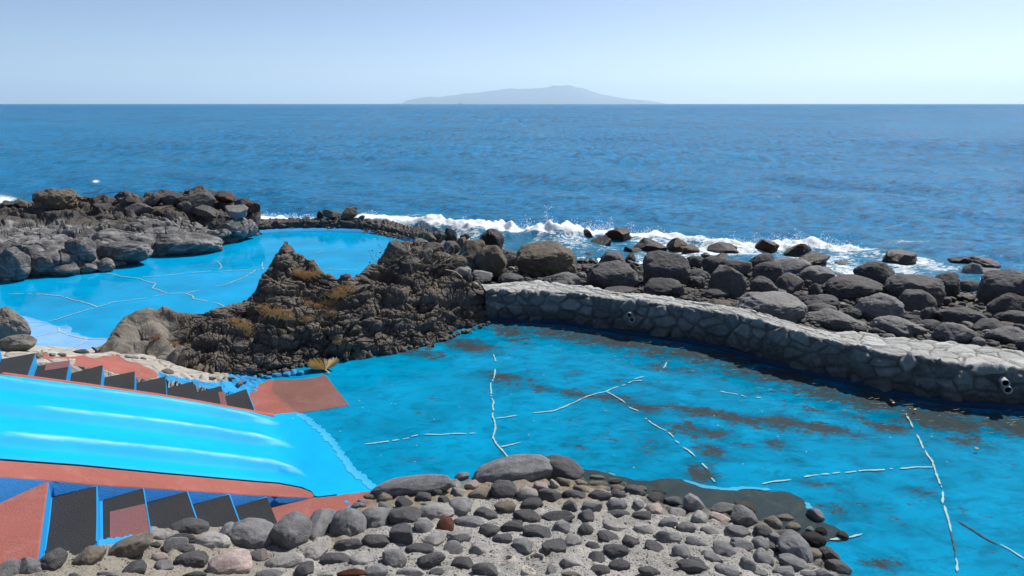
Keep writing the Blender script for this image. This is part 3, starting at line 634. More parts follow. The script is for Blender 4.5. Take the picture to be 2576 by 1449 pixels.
# outside the visible edge the surface dives under the pool and the steps
bo=[(1050,1160,-.35),(1300,1130,-.4),(1480,1150,-.3),(1650,1185,-.22),(1850,1215,-.25),(2050,1290,-.25),(2200,1400,-.25),(2280,1520,-.3),(900,1190,-.3),(700,1270,-.15),(560,1290,.0),(400,1300,.22),(250,1340,.45),(100,1370,.6),(-80,1390,.8)]
ex=[(-4.5,3.0,2.0),(-2,3.4,1.45),(0,3.6,1.25),(2,3.4,1.0),(3.2,3.2,.4),(-6,1,2.5),(-2,1,2.6),(0,1,2.55),(3,1,2.0),(0,-1,2.9),(-5,-1,2.9),(4,-1,2.6),(-7,4.6,1.35),(5,2,.4),(6,3.2,-.3),(5,-1,2.2),(8,1,.3)]
def bz(X,Y,Z):
    p=np.stack([X,Y,Y*0],-1); return Z+.03*fbm(p*2.2,3,2)+.022*fbm(p*13,3,6)
def battr(V):
    px,py,d=proj(V); n=fbm(V*3,3,4)*14
    crest=np.interp(px,[850,950,1130,1200,1480,1600],[1290,1235,1205,1150,1195,1230])
    sand=sstep(115,60,py-crest+n)*(px>830)*sstep(1560,1460,px+n)
    sand=np.maximum(sand,.55*sstep(760,560,px+n*3))
    wet=sstep(.10,.02,V[:,2]+n*.0012)*(px>1400)
    return {'sand':sand,'wet':wet}
bank,bankf=field('cobbled_bank',bp+bo,M['bank'],.022,bz,(-9,7,-1.6,8.2),attrf=battr,extra=ex); tag(bank,kind='structure')
# blue painted gutter between the lower steps and the stones
gut,_=field('blue_painted_gutter',[(90,1425,.84),(110,1390,.80),(150,1410,.78),(250,1365,.70),(300,1385,.68),(385,1345,.60),(440,1345,.5),(520,1345,.40),(620,1340,.26),(720,1325,.06),(120,1450,.84),(300,1420,.62),(500,1400,.34),(700,1380,.0),(60,1400,.92)],M['riser'],.03,lambda X,Y,Z:Z+.012*fbm(np.stack([X*7,Y*7,X*0],-1),3,3),(-4.9,-2.4,4.4,6.4),keep=lambda c:inpoly(*proj(c)[:2],np.array([(97,1405),(110,1384),(250,1358),(390,1338),(430,1350),(420,1400),(300,1450),(100,1480)]))); tag(gut,kind='structure')
# ================= stone walls =================
def wall_mesh(name,foot,topf,topb,ztop,cell_s,cell_q,amp,mat,n,mq,label,cat,fillet=None,round_=.5,seed=0,tilt=.02,topthin=1.,zf0=-.1):
    """foot/topf/topb: plan lines with the same number of points; profile foot -> front top -> back top -> back foot"""
    foot=resample(foot,n); tf=resample(topf,n); tb=resample(topb,n)
    zt=np.interp(np.linspace(0,1,n),np.linspace(0,1,len(ztop)),ztop)
    sl=np.r_[0,np.cumsum(np.linalg.norm(np.diff(foot[:,:2],axis=0),axis=1))]
    prof=[np.c_[foot[:,:2],np.full(n,zf0)],np.c_[tf[:,:2],zt-.02],np.c_[tf[:,:2]+(tb[:,:2]-tf[:,:2])*.06,zt],np.c_[tb[:,:2],zt],np.c_[tb[:,:2]+(tb[:,:2]-tf[:,:2])*.06,zt-.55]]
    prof=np.stack(prof,1)
    seg=np.linalg.norm(np.diff(prof,axis=1),axis=-1).mean(0); cum=np.r_[0,np.cumsum(seg)]; q=np.linspace(0,cum[-1],mq)
    P=np.stack([np.stack([np.interp(q,cum,prof[i,:,k]) for k in range(3)],-1) for i in range(n)])
    N=grid_normals(P)
    if N[n//2,3,1]>0: N=-N
    S=sl[:,None]+q[None]*0; Q=q[None]+S*0
    istop=(Q>cum[1]+.03)&(Q<cum[3]+.05)
    wv=.05*vnoise(np.stack([S*2,Q*2,S*0+seed],-1),1)
    cs=np.where(istop,cell_s*1.15,cell_s); 
    pv=np.stack([S/cell_s+wv*6,Q/cell_q+wv*6,S*0+.5+seed*3],-1); F1,F2,I=voro(pv,seed,.95)
    # 3-D cells are cut by the surface; edge distance from the two nearest stones
    e=np.clip(F2-F1,0,1); st=sstep(.02,.02+round_*.5,e); mort=1-sstep(.03,.10,e)
    tl=(hsh(np.floor(I*9999),np.floor(I*777),np.floor(I*55),3)-.5)*2
    D=amp*(st*.8+ (I-.5)*.9*st)+tilt*tl*(np.clip(F1,0,.8))*st
    pw=np.stack([P[...,0],P[...,1],P[...,2]],-1); D=D+amp*.5*fbm(pw*7,4,seed+5)
    # broken facets
    g1,g2,gi=voro(pw*9,seed+9); D=D+amp*.7*(gi-.5)*st*sstep(0,.12,g2-g1)
    D=np.where(istop,D*topthin,D)
    P=P+N*D[...,None]
    wet=sstep(.42,.08,P[...,2]+.06*vnoise(pw*2,7))*(~istop)
    mort=mort*np.maximum(sstep(-.55,.1,vnoise(pw*5,31)),istop*.75)
    at={'tone':I,'mort':mort*np.where(istop,.85,.75),'top':istop*1.,'wet':wet}
    fa=grid_faces(n,mq)
    o=mesh_np(name,P.reshape(-1,3),fa if (np.cross(P[1,0]-P[0,0],P[0,1]-P[0,0]))[1]<0 else fa[:,::-1],mat,None,True,loc=tuple(P[n//2,0]),attrs={k:v.reshape(-1) for k,v in at.items()})
    tag(o,label,cat); return o
n0=90; xs=np.linspace(1222,3000,n0)
fx=np.interp(xs,WF[:,0],WF[:,0]); fp=PZ(xs,np.interp(xs,WF[:,0],WF[:,1]),0.04)
# top front edge sits 5 cm behind the foot; its height follows the photograph
dirs=fp[:,:2]/np.linalg.norm(fp[:,:2],axis=1)[:,None]
tfp=[]
for i,x in enumerate(xs):
    y=np.interp(x-8,WT[:,0],WT[:,1]); p=PY(x,y,fp[i,1]+.07); tfp.append(p)
tfp=np.array(tfp); zt=np.clip(tfp[:,2],.4,.75); k=np.ones(9)/9; zt=np.convolve(np.r_[[zt[0]]*4,zt,[zt[-1]]*4],k,'valid')
xb=xs-12; tb=PZ(xb,np.interp(xb,WB[:,0],WB[:,1]),zt)
W1=wall_mesh('stone_wall',fp,tfp,tb,zt,.33,.23,.075,M['wall'],900,150,'long low grey stone wall with flat mortared top between right pool and boulder beach','stone wall',seed=3,topthin=.30,tilt=.05)
W1c=W1.location.copy()
# painted fillet along its foot
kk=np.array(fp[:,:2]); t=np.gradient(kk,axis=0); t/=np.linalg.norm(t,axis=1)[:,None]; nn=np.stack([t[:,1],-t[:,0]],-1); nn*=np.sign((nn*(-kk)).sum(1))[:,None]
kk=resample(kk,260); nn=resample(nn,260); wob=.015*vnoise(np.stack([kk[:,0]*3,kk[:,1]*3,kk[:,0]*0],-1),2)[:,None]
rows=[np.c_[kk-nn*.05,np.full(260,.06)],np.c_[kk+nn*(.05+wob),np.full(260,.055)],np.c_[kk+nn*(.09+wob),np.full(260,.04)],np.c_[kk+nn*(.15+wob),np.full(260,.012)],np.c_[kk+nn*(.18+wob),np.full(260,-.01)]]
mesh_np('painted_foot',np.stack(rows,1).reshape(-1,3),grid_faces(260,5),M['foot_shade_paint'],W1,True)
# ring wall of the upper pool
RF=np.array([(575,596),(620,590),(640,587),(700,583),(760,581),(820,580),(880,582),(920,584),(960,589),(1000,597),(1045,611),(1075,618)],float)
RT=np.array([(575,572),(640,563),(700,559),(760,557),(820,556),(860,558),(920,562),(960,570),(1000,579),(1045,587),(1075,592)],float)
rx=np.linspace(575,1075,60); rf=PZ(rx,np.interp(rx,RF[:,0],RF[:,1]),0); rt=PY(rx,np.interp(rx,RT[:,0],RT[:,1]),rf[:,1]+.12); rz=np.clip(rt[:,2],.2,.8)
kx=np.interp(rx,[575,640,820,880,950,1000,1040,1075],[557,552.5,550.5,551.5,555,562,571,576]); rb=PZ(rx,kx,rz)
W2=wall_mesh('cobble_wall',rf,rt,rb,rz,.30,.20,.075,M['ringwall'],640,90,'curved low dark cobble wall closing the far end of the upper pool','stone wall',round_=1.1,seed=11,tilt=.05,topthin=.9)
kk=resample(rf[:,:2],200); nn=-kk/np.linalg.norm(kk,axis=1)[:,None]
mesh_np('painted_foot',np.stack([np.c_[kk-nn*.1,np.full(200,.11)],np.c_[kk+nn*.10,np.full(200,.10)],np.c_[kk+nn*.3,np.full(200,.0)]],1).reshape(-1,3),grid_faces(200,3),M['riser'],W2,True)
# drain pipes through the wall
def pipe(px,py):
    p=PZ(float(px),float(py),0.); i=np.argmin(np.abs(xs-px)); Yf=fp[i,1]-.13; c=PY(float(px),float(py),Yf)
    n=nn2[i]; 
    bm=bmesh.new(); R=.056; prof=[(R*.80,-.12),(R*.82,.0),(R*.84,.075),(R,.075),(R,.07),(R,-.22)]
    k=28; rings=[]
    for r,h in prof: rings.append([bm.verts.new((r*math.cos(2*math.pi*j/k),r*math.sin(2*math.pi*j/k),h)) for j in range(k)])
    for a in range(1,len(rings)):
        for j in range(k): f=bm.faces.new((rings[a-1][j],rings[a-1][(j+1)%k],rings[a][(j+1)%k],rings[a][j])); f.smooth=True; f.material_index=1 if a==1 else 0
    f=bm.faces.new(rings[0]); f.material_index=1
    hv=-c[:2]/np.linalg.norm(c[:2]); q=Vector((n[0]*.45+hv[0]*.55,n[1]*.45+hv[1]*.55,.12)).to_track_quat('Z','Y'); bm.transform(Matrix.Translation(Vector(c))@q.to_matrix().to_4x4())
    me=bpy.data.meshes.new('drain_pipe'); bm.to_mesh(me); bm.free(); me.materials.append(M['pvc']); me.materials.append(M['dark'])
    o=bpy.data.objects.new('drain_pipe',me); COL.objects.link(o); o.parent=W1; o.location=-W1c
t=np.gradient(fp[:,:2],axis=0); t/=np.linalg.norm(t,axis=1)[:,None]; nn2=np.stack([t[:,1],-t[:,0]],-1); nn2*=np.sign((nn2*(-fp[:,:2])).sum(1))[:,None]
for q in ((1584.4,792),(1590.4,802.6),(2527.4,962),(2533.5,978.7)): pipe(*q)
# ================= lava outcrops =================
def loft(name,rows,n,m,disp,mat,label,cat,prof=None,attrs=None,loc=None,xr=None,mats=None,midxf=None):
    """rows: list of point lists (px,py,mode,val) -> world points; columns share px spacing; m rows in between"""
    cols=[]
    u=np.linspace(0,1,n)
    for R in rows:
        R0=np.array([(r[0],r[1],r[2]) for r in R['p']],float); d=np.linspace(0,1,len(R0))
        x=R0[:,0]; tt=(x-x[0])/(x[-1]-x[0])
        px=np.interp(u,tt,R0[:,0]); py=np.interp(u,tt,R0[:,1]); val=np.interp(u,tt,R0[:,2])
        P=PZ(px,py,val) if R['k']=='z' else PY(px,py,val)
        cols.append(P)
    C=np.stack(cols,1)  # n x rows x 3
    k=C.shape[1]; vs=np.array([r['v'] for r in rows]); v=np.linspace(0,1,m)
    # smooth (Catmull-Rom) interpolation between the rows
    Pm=np.zeros((n,m,3))
    for j,vv in enumerate(v):
        i=min(max(np.searchsorted(vs,vv,'right')-1,0),k-2); t=(vv-vs[i])/(vs[i+1]-vs[i])
        p0=C[:,max(i-1,0)];p1=C[:,i];p2=C[:,i+1];p3=C[:,min(i+2,k-1)]
        Pm[:,j]=.5*((2*p1)+(-p0+p2)*t+(2*p0-5*p1+4*p2-p3)*t*t+(-p0+3*p1-3*p2+p3)*t**3)
    N=grid_normals(Pm)
    if N[n//2,m//4,1]>0: N=-N
    P=disp(Pm,N,u[:,None]+v[None]*0,v[None]+u[:,None]*0)
    fa=grid_faces(n,m); g=np.cross(Pm[n//2+1,m//4]-Pm[n//2,m//4],Pm[n//2,m//4+1]-Pm[n//2,m//4])
    if (g*N[n//2,m//4]).sum()<0: fa=fa[:,::-1]
    c=P[n//2,0].copy(); c[2]=0
    mi=midxf(P.reshape(-1,3)[fa].mean(1)) if midxf else None
    o=mesh_np(name,P.reshape(-1,3),fa,mat,None,True,loc=tuple(c),mats=mats,midx=mi); tag(o,label,cat); return o
def mid(a,b,t,dy=0):
    return None
base=[(236,900),(260,905),(330,908),(400,915),(450,920),(560,938),(600,950),(630,948),(700,936),(760,920),(800,913),(850,906),(900,900),(980,885),(1060,868),(1130,850),(1190,832),(1230,816),(1258,801)]
baseY={236:.35,330:.5,450:.42,560:.22,620:.08,640:.0,700:-.04,1300:-.04}
bz_=[(x,y,float(np.interp(x,[236,330,450,560,620,640],[.5,.5,.4,.2,.05,-.05]))) for x,y in base]
bw=np.array([PZ(*map(float,b)) for b in bz_]); bxx=np.array([b[0] for b in bz_],float)
crest=[(236,885),(262,862),(290,820),(312,795),(340,780),(372,772),(395,775),(410,768),(430,776),(450,790),(500,790),(560,775),(610,765),(640,735),(660,695),(676,668),(690,650),(698,632),(708,614),(721,603),(731,619),(745,638),(760,645),(775,655),(790,660),(805,678),(818,690),(830,690),(850,700),(870,688),(888,705),(905,690),(925,672),(950,663),(962,645),(975,628),(988,615),(1000,612),(1030,609),(1070,614),(1100,630),(1130,652),(1160,678),(1185,705),(1205,719),(1225,735),(1240,752),(1252,778),(1258,797)]
off=lambda x: float(np.interp(x,[236,262,300,410,560,640,700,740,820,870,910,980,1060,1130,1185,1205,1240,1258],[.15,.5,1.0,1.5,1.4,1.6,1.9,2.0,1.5,1.3,1.7,2.6,2.8,2.2,1.3,.8,.45,.2]))
cr=[(x,y,float(np.interp(x,bxx,bw[:,1]))+off(x)) for x,y in crest]
xsC=np.linspace(236,1258,120)
bxs=np.interp(xsC,bxx,[b[1] for b in bz_]); bzs=np.interp(xsC,bxx,[b[2] for b in bz_]); bP=PZ(xsC,bxs,bzs)
cP=PY(xsC,np.interp(xsC,[c[0] for c in cr],[c[1] for c in cr]),np.interp(xsC,[c[0] for c in cr],[c[2] for c in cr]))
def midrow(t,h):
    P=bP+(cP-bP)*t; P[:,2]=bP[:,2]+(cP[:,2]-bP[:,2])*h; px,py,d=proj(P); return [(a,b,c) for a,b,c in zip(px,py,P[:,1])]
def smoothc(P,w=9):
    k=np.hanning(w+2)[1:-1]; k/=k.sum(); return np.stack([np.convolve(np.r_[[P[0,i]]*(w//2),P[:,i],[P[-1,i]]*(w//2)],k,'valid') for i in range(3)],-1)
def midr(t,h,w):
    C=smoothc(cP,w); P=bP+(C-bP)*t; P[:,2]=bP[:,2]+(C[:,2]-bP[:,2])*h; px,py,d=proj(P); return [(a,b,c) for a,b,c in zip(xsC,np.interp(xsC,px,py),np.interp(xsC,px,P[:,1]))]
backP=cP.copy(); backP[:,1]+=np.interp(xsC,[236,700,870,1000,1258],[.4,.9,.7,1.6,.3]); backP[:,2]=-.15
px,py,d=proj(backP); backr=[(a,b,c) for a,b,c in zip(xsC,np.interp(xsC,px,py),np.interp(xsC,px,backP[:,1]))]
lowP=bP.copy(); lowP[:,2]-=.15; px,py,d=proj(lowP)
def disp_out(P,N,u,v):
    # dipping beds: layers lean down towards the right end and front
    w=P.copy(); px,py,d=proj(P)
    warp=fbm(P*.7,2,3)*.30
    s=P[...,2]*1.0+.30*P[...,0]*.6+.25*P[...,1]*.35+warp
    lay=s/.24; li=np.floor(lay); lf=lay-li
    step=(hsh(li,li*0,li*0,5)-.35)*.18
    ledge=sstep(0,.25,lf)*sstep(1,.72,lf)
    big=fbm(P*1.15,3,21)*.16
    w1=P+np.stack([fbm(P*3,2,31),fbm(P*3,2,32),fbm(P*3,2,33)],-1)*.07
    F1,F2,I=voro(w1*np.array([2.3,2.3,4.2]),41); e1=sstep(0,.09,F2-F1)
    G1,G2,J=voro(w1*np.array([6.2,6.2,8.5]),57); e2=sstep(0,.16,G2-G1)
    K1,K2,_=voro(w1*np.array([17,17,20.]),77); e3=sstep(0,.3,K2-K1)
    sm=sstep(470,400,px+fbm(P*2,2,8)*40)   # smooth folded lava at the left end
    tlt=((w1*np.array([2.3,2.3,4.2]))%1-.5)
    r=(e1*.055+(I-.5)*.17)+(e2*.045+(J-.5)*.08)+e3*.016
    D=big*1.3+(step+.05*ledge)*(1-sm)+r*(1-sm)+.015*fbm(P*12,3,61)*(1-sm)
    fold=np.sin((px+ (py-830)*.9+fbm(P*1.7,2,9)*40)/11.)*.5+np.sin((px-(py-830)*.5)/23.+2)*.6
    D=D+sm*(.055*fold+.035*sstep(0,.25,F2-F1)-.02)
    tap=sstep(0,.02,v)*sstep(0,.012,u)*sstep(1,.99,u)
    cr_=np.exp(-((v-.74)/.08)**2)
    D=D*(.25+.75*tap)*(1-.85*np.exp(-((v-.76)/.17)**2))
    P=P+N*(D-.04)[...,None]
    # jagged crest
    P[...,2]+=cr_*.03*fbm(P*7,3,71)*(1-sm)
    return P
def oz(c):
    px,py,d=proj(c); return (px+fbm(c*2,2,8)*40<440).astype(int)
OUT=loft('lava_outcrop',[dict(k='y',v=0,p=[(a,b,c) for a,b,c in zip(xsC,np.interp(xsC,px,py),np.interp(xsC,px,lowP[:,1]))]),
 dict(k='z',v=.04,p=[(a,b,c) for a,b,c in zip(xsC,bxs,bzs)]),dict(k='y',v=.28,p=midr(.30,.42,15)),dict(k='y',v=.52,p=midr(.66,.72,11)),dict(k='y',v=.74,p=[(a,b,c) for a,b,c in cr] and [(a,float(np.interp(a,[c[0] for c in cr],[c[1] for c in cr])),float(np.interp(a,[c[0] for c in cr],[c[2] for c in cr]))) for a in np.linspace(236,1258,300)]),dict(k='y',v=1,p=backr)],
 1150,400,disp_out,None,'dark jagged outcrop of cracked layered lava with a pointed peak between the two pools','rock outcrop',mats=[M['outcrop'],M['smoothlava']],midxf=oz)
# grey shelf left of the upper pool
sb=[(-260,708),(-100,705),(0,704),(70,701),(95,697),(130,694),(200,690),(275,681),(286,676),(262,664),(330,655),(430,640),(500,628),(555,615),(600,602),(640,592)]
sb=[(-260,708),(-100,705),(0,704),(70,701),(130,694),(200,690),(270,682),(290,672),(330,656),(430,641),(500,629),(555,616),(600,603),(650,590)]
xs3=np.linspace(-260,650,150); sby=np.interp(xs3,[a[0] for a in sb],[a[1] for a in sb]); sP=PZ(xs3,sby,0.)
sc=[(-260,520),(-100,515),(0,512),(40,508),(70,514),(120,520),(180,515),(205,515),(235,522),(250,510),(270,512),(290,517),(310,500),(330,495),(380,497),(400,490),(420,487),(440,492),(460,499),(480,495),(500,488),(520,490),(545,500),(560,498),(575,500),(600,507),(625,512),(640,518),(650,540)]
scY=np.interp(xs3,[-260,0,200,400,560,650],[24.5,25,25.5,26,26,25.2]); scP=PY(xs3,np.interp(xs3,[a[0] for a in sc],[a[1] for a in sc]),scY)
m1=PZ(xs3,np.interp(xs3,[-260,0,60,150,220,300,400,500,555,650],[625,615,615,640,632,600,592,585,590,572]),np.interp(xs3,[-260,0,200,300,450,555,650],[.62,.62,.45,.5,.52,.45,.3]))
m2=PZ(xs3,np.interp(xs3,[-260,0,200,300,400,560,650],[566,562,560,560,556,548,556]),np.interp(xs3,[-260,0,300,560,650],[.7,.72,.72,.78,.5]))
def rowof(P): 
    px,py,d=proj(P); return [(a,b,c) for a,b,c in zip(xs3,np.interp(xs3,px,py),np.interp(xs3,px,P[:,1]))]
sl=sP.copy(); sl[:,2]-=.2; sk=scP.copy(); sk[:,1]+=1.6; sk[:,2]=-1.5
def disp_sh(P,N,u,v):
    rough=sstep(.45,.75,v)
    w=P+np.stack([fbm(P*.8,3,1),fbm(P*.8,3,2),fbm(P*.8,3,3)],-1)*.35
    F1,F2,I=voro(w*np.array([.55,.8,.8]),5); G1,G2,J=voro(w*np.array([1.7,2.,2.4]),15); K1,K2,L_=voro(w*np.array([4.6,4.6,6.]),25)
    D=.5*(sstep(0,.35,F2-F1)*.5-.2)+.34*(I-.5)
    D=D+(1-rough)*(.07*np.clip(G2-G1,0,.5)+.03*fbm(P*3,4,6))+rough*(.16*sstep(0,.3,G2-G1)+.26*(J-.5)+.05*sstep(0,.3,K2-K1)+.09*(L_-.5))
    D=D-.12*(1-sstep(0,.05,F2-F1))-.07*(1-sstep(0,.06,G2-G1))*(1-.5*rough)
    D=D+.05*np.sin(P[...,2]*16+fbm(P*1.2,3,9)*4)*(1-rough)*.35
    D=D*(1-.35*rough)-.13*rough
    tap=np.minimum(sstep(0,.05,v),1)
    D=D*(.15+.85*tap)
    P=P+N*D[...,None]; P[...,2]+=rough*.05*fbm(P*5,3,4); return P
def shz(c):
    q=proj(c); return (q[1]<558+fbm(c*1.2,3,2)*22).astype(int)
SHELF=loft('lava_shelf',[dict(k='y',v=0,p=rowof(sl)),dict(k='z',v=.05,p=[(a,b,0.) for a,b in zip(xs3,sby)]),dict(k='y',v=.12,p=rowof(sP+(m1-sP)*np.array([.12,.12,.55]))),dict(k='y',v=.40,p=rowof(m1)),dict(k='y',v=.62,p=rowof(m2)),dict(k='y',v=.84,p=rowof(scP)),dict(k='y',v=1,p=rowof(sk))],
 850,330,disp_sh,None,'broad grey lava shelf with pale salt streaks and black crest left of upper pool','rock outcrop',mats=[M['shelf'],M['ridge']],midxf=shz)
bpy.context.view_layer.update()
SURF={'ground':ground,'bank':bank,'out':OUT,'shelf':SHELF,'terrace':terrace,'ring':W2,'wall':W1,'floor':pool_floor,'ufloor':upper_floor,'bare':None,'lower':None}
dgr=bpy.context.evaluated_depsgraph_get()
from mathutils.bvhtree import BVHTree
BV={}
def bvh(k):
    if k not in BV: BV[k]=BVHTree.FromObject(SURF[k],dgr)
    return BV[k]
def hit(px,py,keys,sea=False,zfloor=None):
    """first surface met by the sight line through a photograph position"""
    r=ray(float(px),float(py)); r=Vector(r/np.linalg.norm(r)); best=None
    for k in keys:
        o=SURF[k]; org=Vector(CAM)-o.location
        h=bvh(k).ray_cast(org,r)
        if h[0] is not None and (best is None or h[3]<best): best=h[3]
    for z in ([SEA] if sea else [])+([zfloor] if zfloor is not None else []):
        if r.z<0:
            d=(z-H)/r.z
            if best is None or d<best: best=d
    return np.array(Vector(CAM)+r*best) if best else None
# ================= stones =================
ICO={}
def ico(l):
    if l not in ICO:
        bm=bmesh.new(); bmesh.ops.create_icosphere(bm,subdivisions=l,radius=1.); bm.verts.ensure_lookup_table()
        ICO[l]=(np.array([v.co[:] for v in bm.verts]),np.array([[v.index for v in f.verts] for f in bm.faces])); bm.free()
    return ICO[l]
def stone_shape(lvl,seed,ang=.5,lump=.12,fine=.02):
    V,Fc=ico(lvl); r=np.random.default_rng(seed); p=V.copy()
    # slightly boxy core
    e=r.uniform(2.0,2.6); p=p/((np.abs(p)**e).sum(-1)**(1/e))[:,None]
    o=r.uniform(-50,50,3)
    p=p*(1+lump*fbm(V*1.1+o,2,seed%97)+lump*.35*fbm(V*2.6+o,3,seed%89))[:,None]
    for _ in range(int(6+ang*6)):
        n=r.normal(size=3); n/=np.linalg.norm(n); d=r.uniform(.66-.2*ang,.96-.1*ang)+(1-ang)*.10
        q=(p@n)-d; p=p-np.maximum(q,0)[:,None]*n*(.45+.5*ang)
    p=p*(1+fine*fbm(V*7+o,4,seed%83)+.012*ang*fbm(V*16+o,3,3))[:,None]
    mx=np.abs(p).max(0); return p/mx,Fc
CTR=[0]
def rotm(a,ax):
    return np.array(Matrix.Rotation(a,3,ax))
def make_stone(name,C,a,b,c,roll,yaw,lvl,seed,mat,color,ang,lump=.12,fine=.02,pitch=0):
    p,Fc=stone_shape(lvl,seed,ang,lump,fine); p=p*np.array([a,b,c])
    R=rotm(yaw,'Z')@rotm(pitch,'X')@rotm(roll,'Y'); p=p@R.T
    o=mesh_np(name,p+C,Fc,mat,None,True,loc=tuple(C)); o.color=(*color,1); return o
TONE={'d':(.086,.085,.089),'m':(.165,.167,.174),'l':(.27,.263,.255),'p':(.32,.26,.245),'r':(.085,.030,.018),'b':(.155,.135,.11),'w':(.032,.026,.02),'n':(.048,.02,.009),'k':(.016,.015,.015)}
WORD={'d':'dark','m':'grey','l':'pale grey','p':'pinkish','r':'red-brown','b':'brownish','w':'wet brown','n':'wet rusty','k':'black'}
STONES=[]   # (obj, px, py, w, h, tone, zone)
def cobble(tile,cx,cy,w,h,tone,roll=0,ang=None,special=None,keys=('bank','terrace'),name='cobble',sink=.38,zf=0.):
    px,py=T(tile,[(cx,cy)])[0]; s={'e':4,'f':4,'g':4,'h':2.919,'d':4,'o':1}.get(tile,3); w/=s;h/=s
    P=hit(px,py+h*.10,keys,zfloor=zf)
    CTR[0]+=1; sd=CTR[0]*131+7; r=np.random.default_rng(sd)
    d=proj(P)[2]; dep=math.atan2(H-P[2],math.hypot(P[0],P[1]))
    a=w/2*d/F; hh=h/2*d/F; kb=r.uniform(1.05,1.3); c=hh/math.sqrt((kb*math.sin(dep))**2+math.cos(dep)**2); b=c*kb
    if h>w*1.2: c=min(c,a*1.15); b=math.sqrt(max((hh**2-(c*math.cos(dep))**2),.01*hh*hh))/math.sin(dep)
    r0=ray(px,py); t=(P[1]-CAM[1])/r0[1]; C=CAM+r0*t; C=np.array([P[0],P[1],P[2]]); 
    C[2]+=c*(.55-sink)
    # shift back so the silhouette centre stays on the measured position
    cx_,cy_,dd=proj(C); C[0]-=(cx_-px)/F*dd; dyv=(cy_-py); C[1]-= dyv/F*dd/math.sin(dep)*(-1) *(-1) if 0 else 0
    C2=PZ(px,py,C[2]); C=C2
    if ang is None: ang=r.uniform(.25,.75)
    mat=M['cobble_pit'] if tone in 'dkr' else M['cobble']
    v=r.uniform(.85,1.18); col=tuple(x*v for x in TONE[tone])
    lvl=5 if w>55 else 4
    o=make_stone(name,C,a*1.19,b*1.24,c*1.16,math.radians(-roll)+r.uniform(-.08,.08),r.uniform(-.12,.12),lvl,sd,mat,col,ang,.13)
    o['category']='cobble' if name=='cobble' else 'rock'; STONES.append([o,px,py,w,h,tone,'bank',special,r.random()]); return o
def boulder(tile,cx,cy,w,h,tone='d',ang=.35,keys=('ground',),special=None,zone='beach',roll=0,sea=True,cat='boulder',name='boulder',kb=.85,wet=False,lift=0.):
    px,py=T(tile,[(cx,cy)])[0]; s={'o':1,'k':6}.get(tile,3); w/=s;h/=s
    P=hit(px,py+h*.40,keys,sea=sea,zfloor=0. if zone!='beach' else None)
    CTR[0]+=1; sd=CTR[0]*131+7; r=np.random.default_rng(sd)
    # distance of the point of contact, then the centre lies behind it
    d=proj(P)[2]; a=w/2*d/F; b=a*kb
    Yc=P[1]+b*.55; C=PY(px,py,Yc); d=proj(C)[2]; a=w/2*d/F; dep=math.atan2(H-C[2],Yc)
    b=min(a*kb,a*1.1); hh=h/2*d/F*1.04; c=math.sqrt(max(hh**2-(b*math.sin(dep))**2,(.45*hh)**2))/math.cos(dep)
    c=max(c,.42*hh)*(1.7 if wet and ang>.25 else (1.22 if zone=='beach' else 1.08))
    C[2]+=lift
    lvl=6 if w>110 else (5 if w>34 else 4)
    if zone=='ridge' and ang>.3: ang=.97
    mat=M['wet'] if (wet or tone in 'wnk') else M['boulder']
    v=r.uniform(.85,1.2)*({'d':1.05,'m':1.1,'b':.75}.get(tone,1)); col=tuple(x*v for x in TONE[tone])
    # skirt so that it reaches into the ground
    o=make_stone(name,C,a*1.02,b,c*1.05,math.radians(-roll)+r.uniform(-.06,.06),r.uniform(-.2,.2),lvl,sd,mat,col,(.9 if wet and ang>.25 else ang),.3 if wet and ang>.25 else .2,.06 if zone=='ridge' else .03)
    o['category']=cat; STONES.append([o,px,py,w,h,tone,zone,special,r.random()]); return o
B=boulder
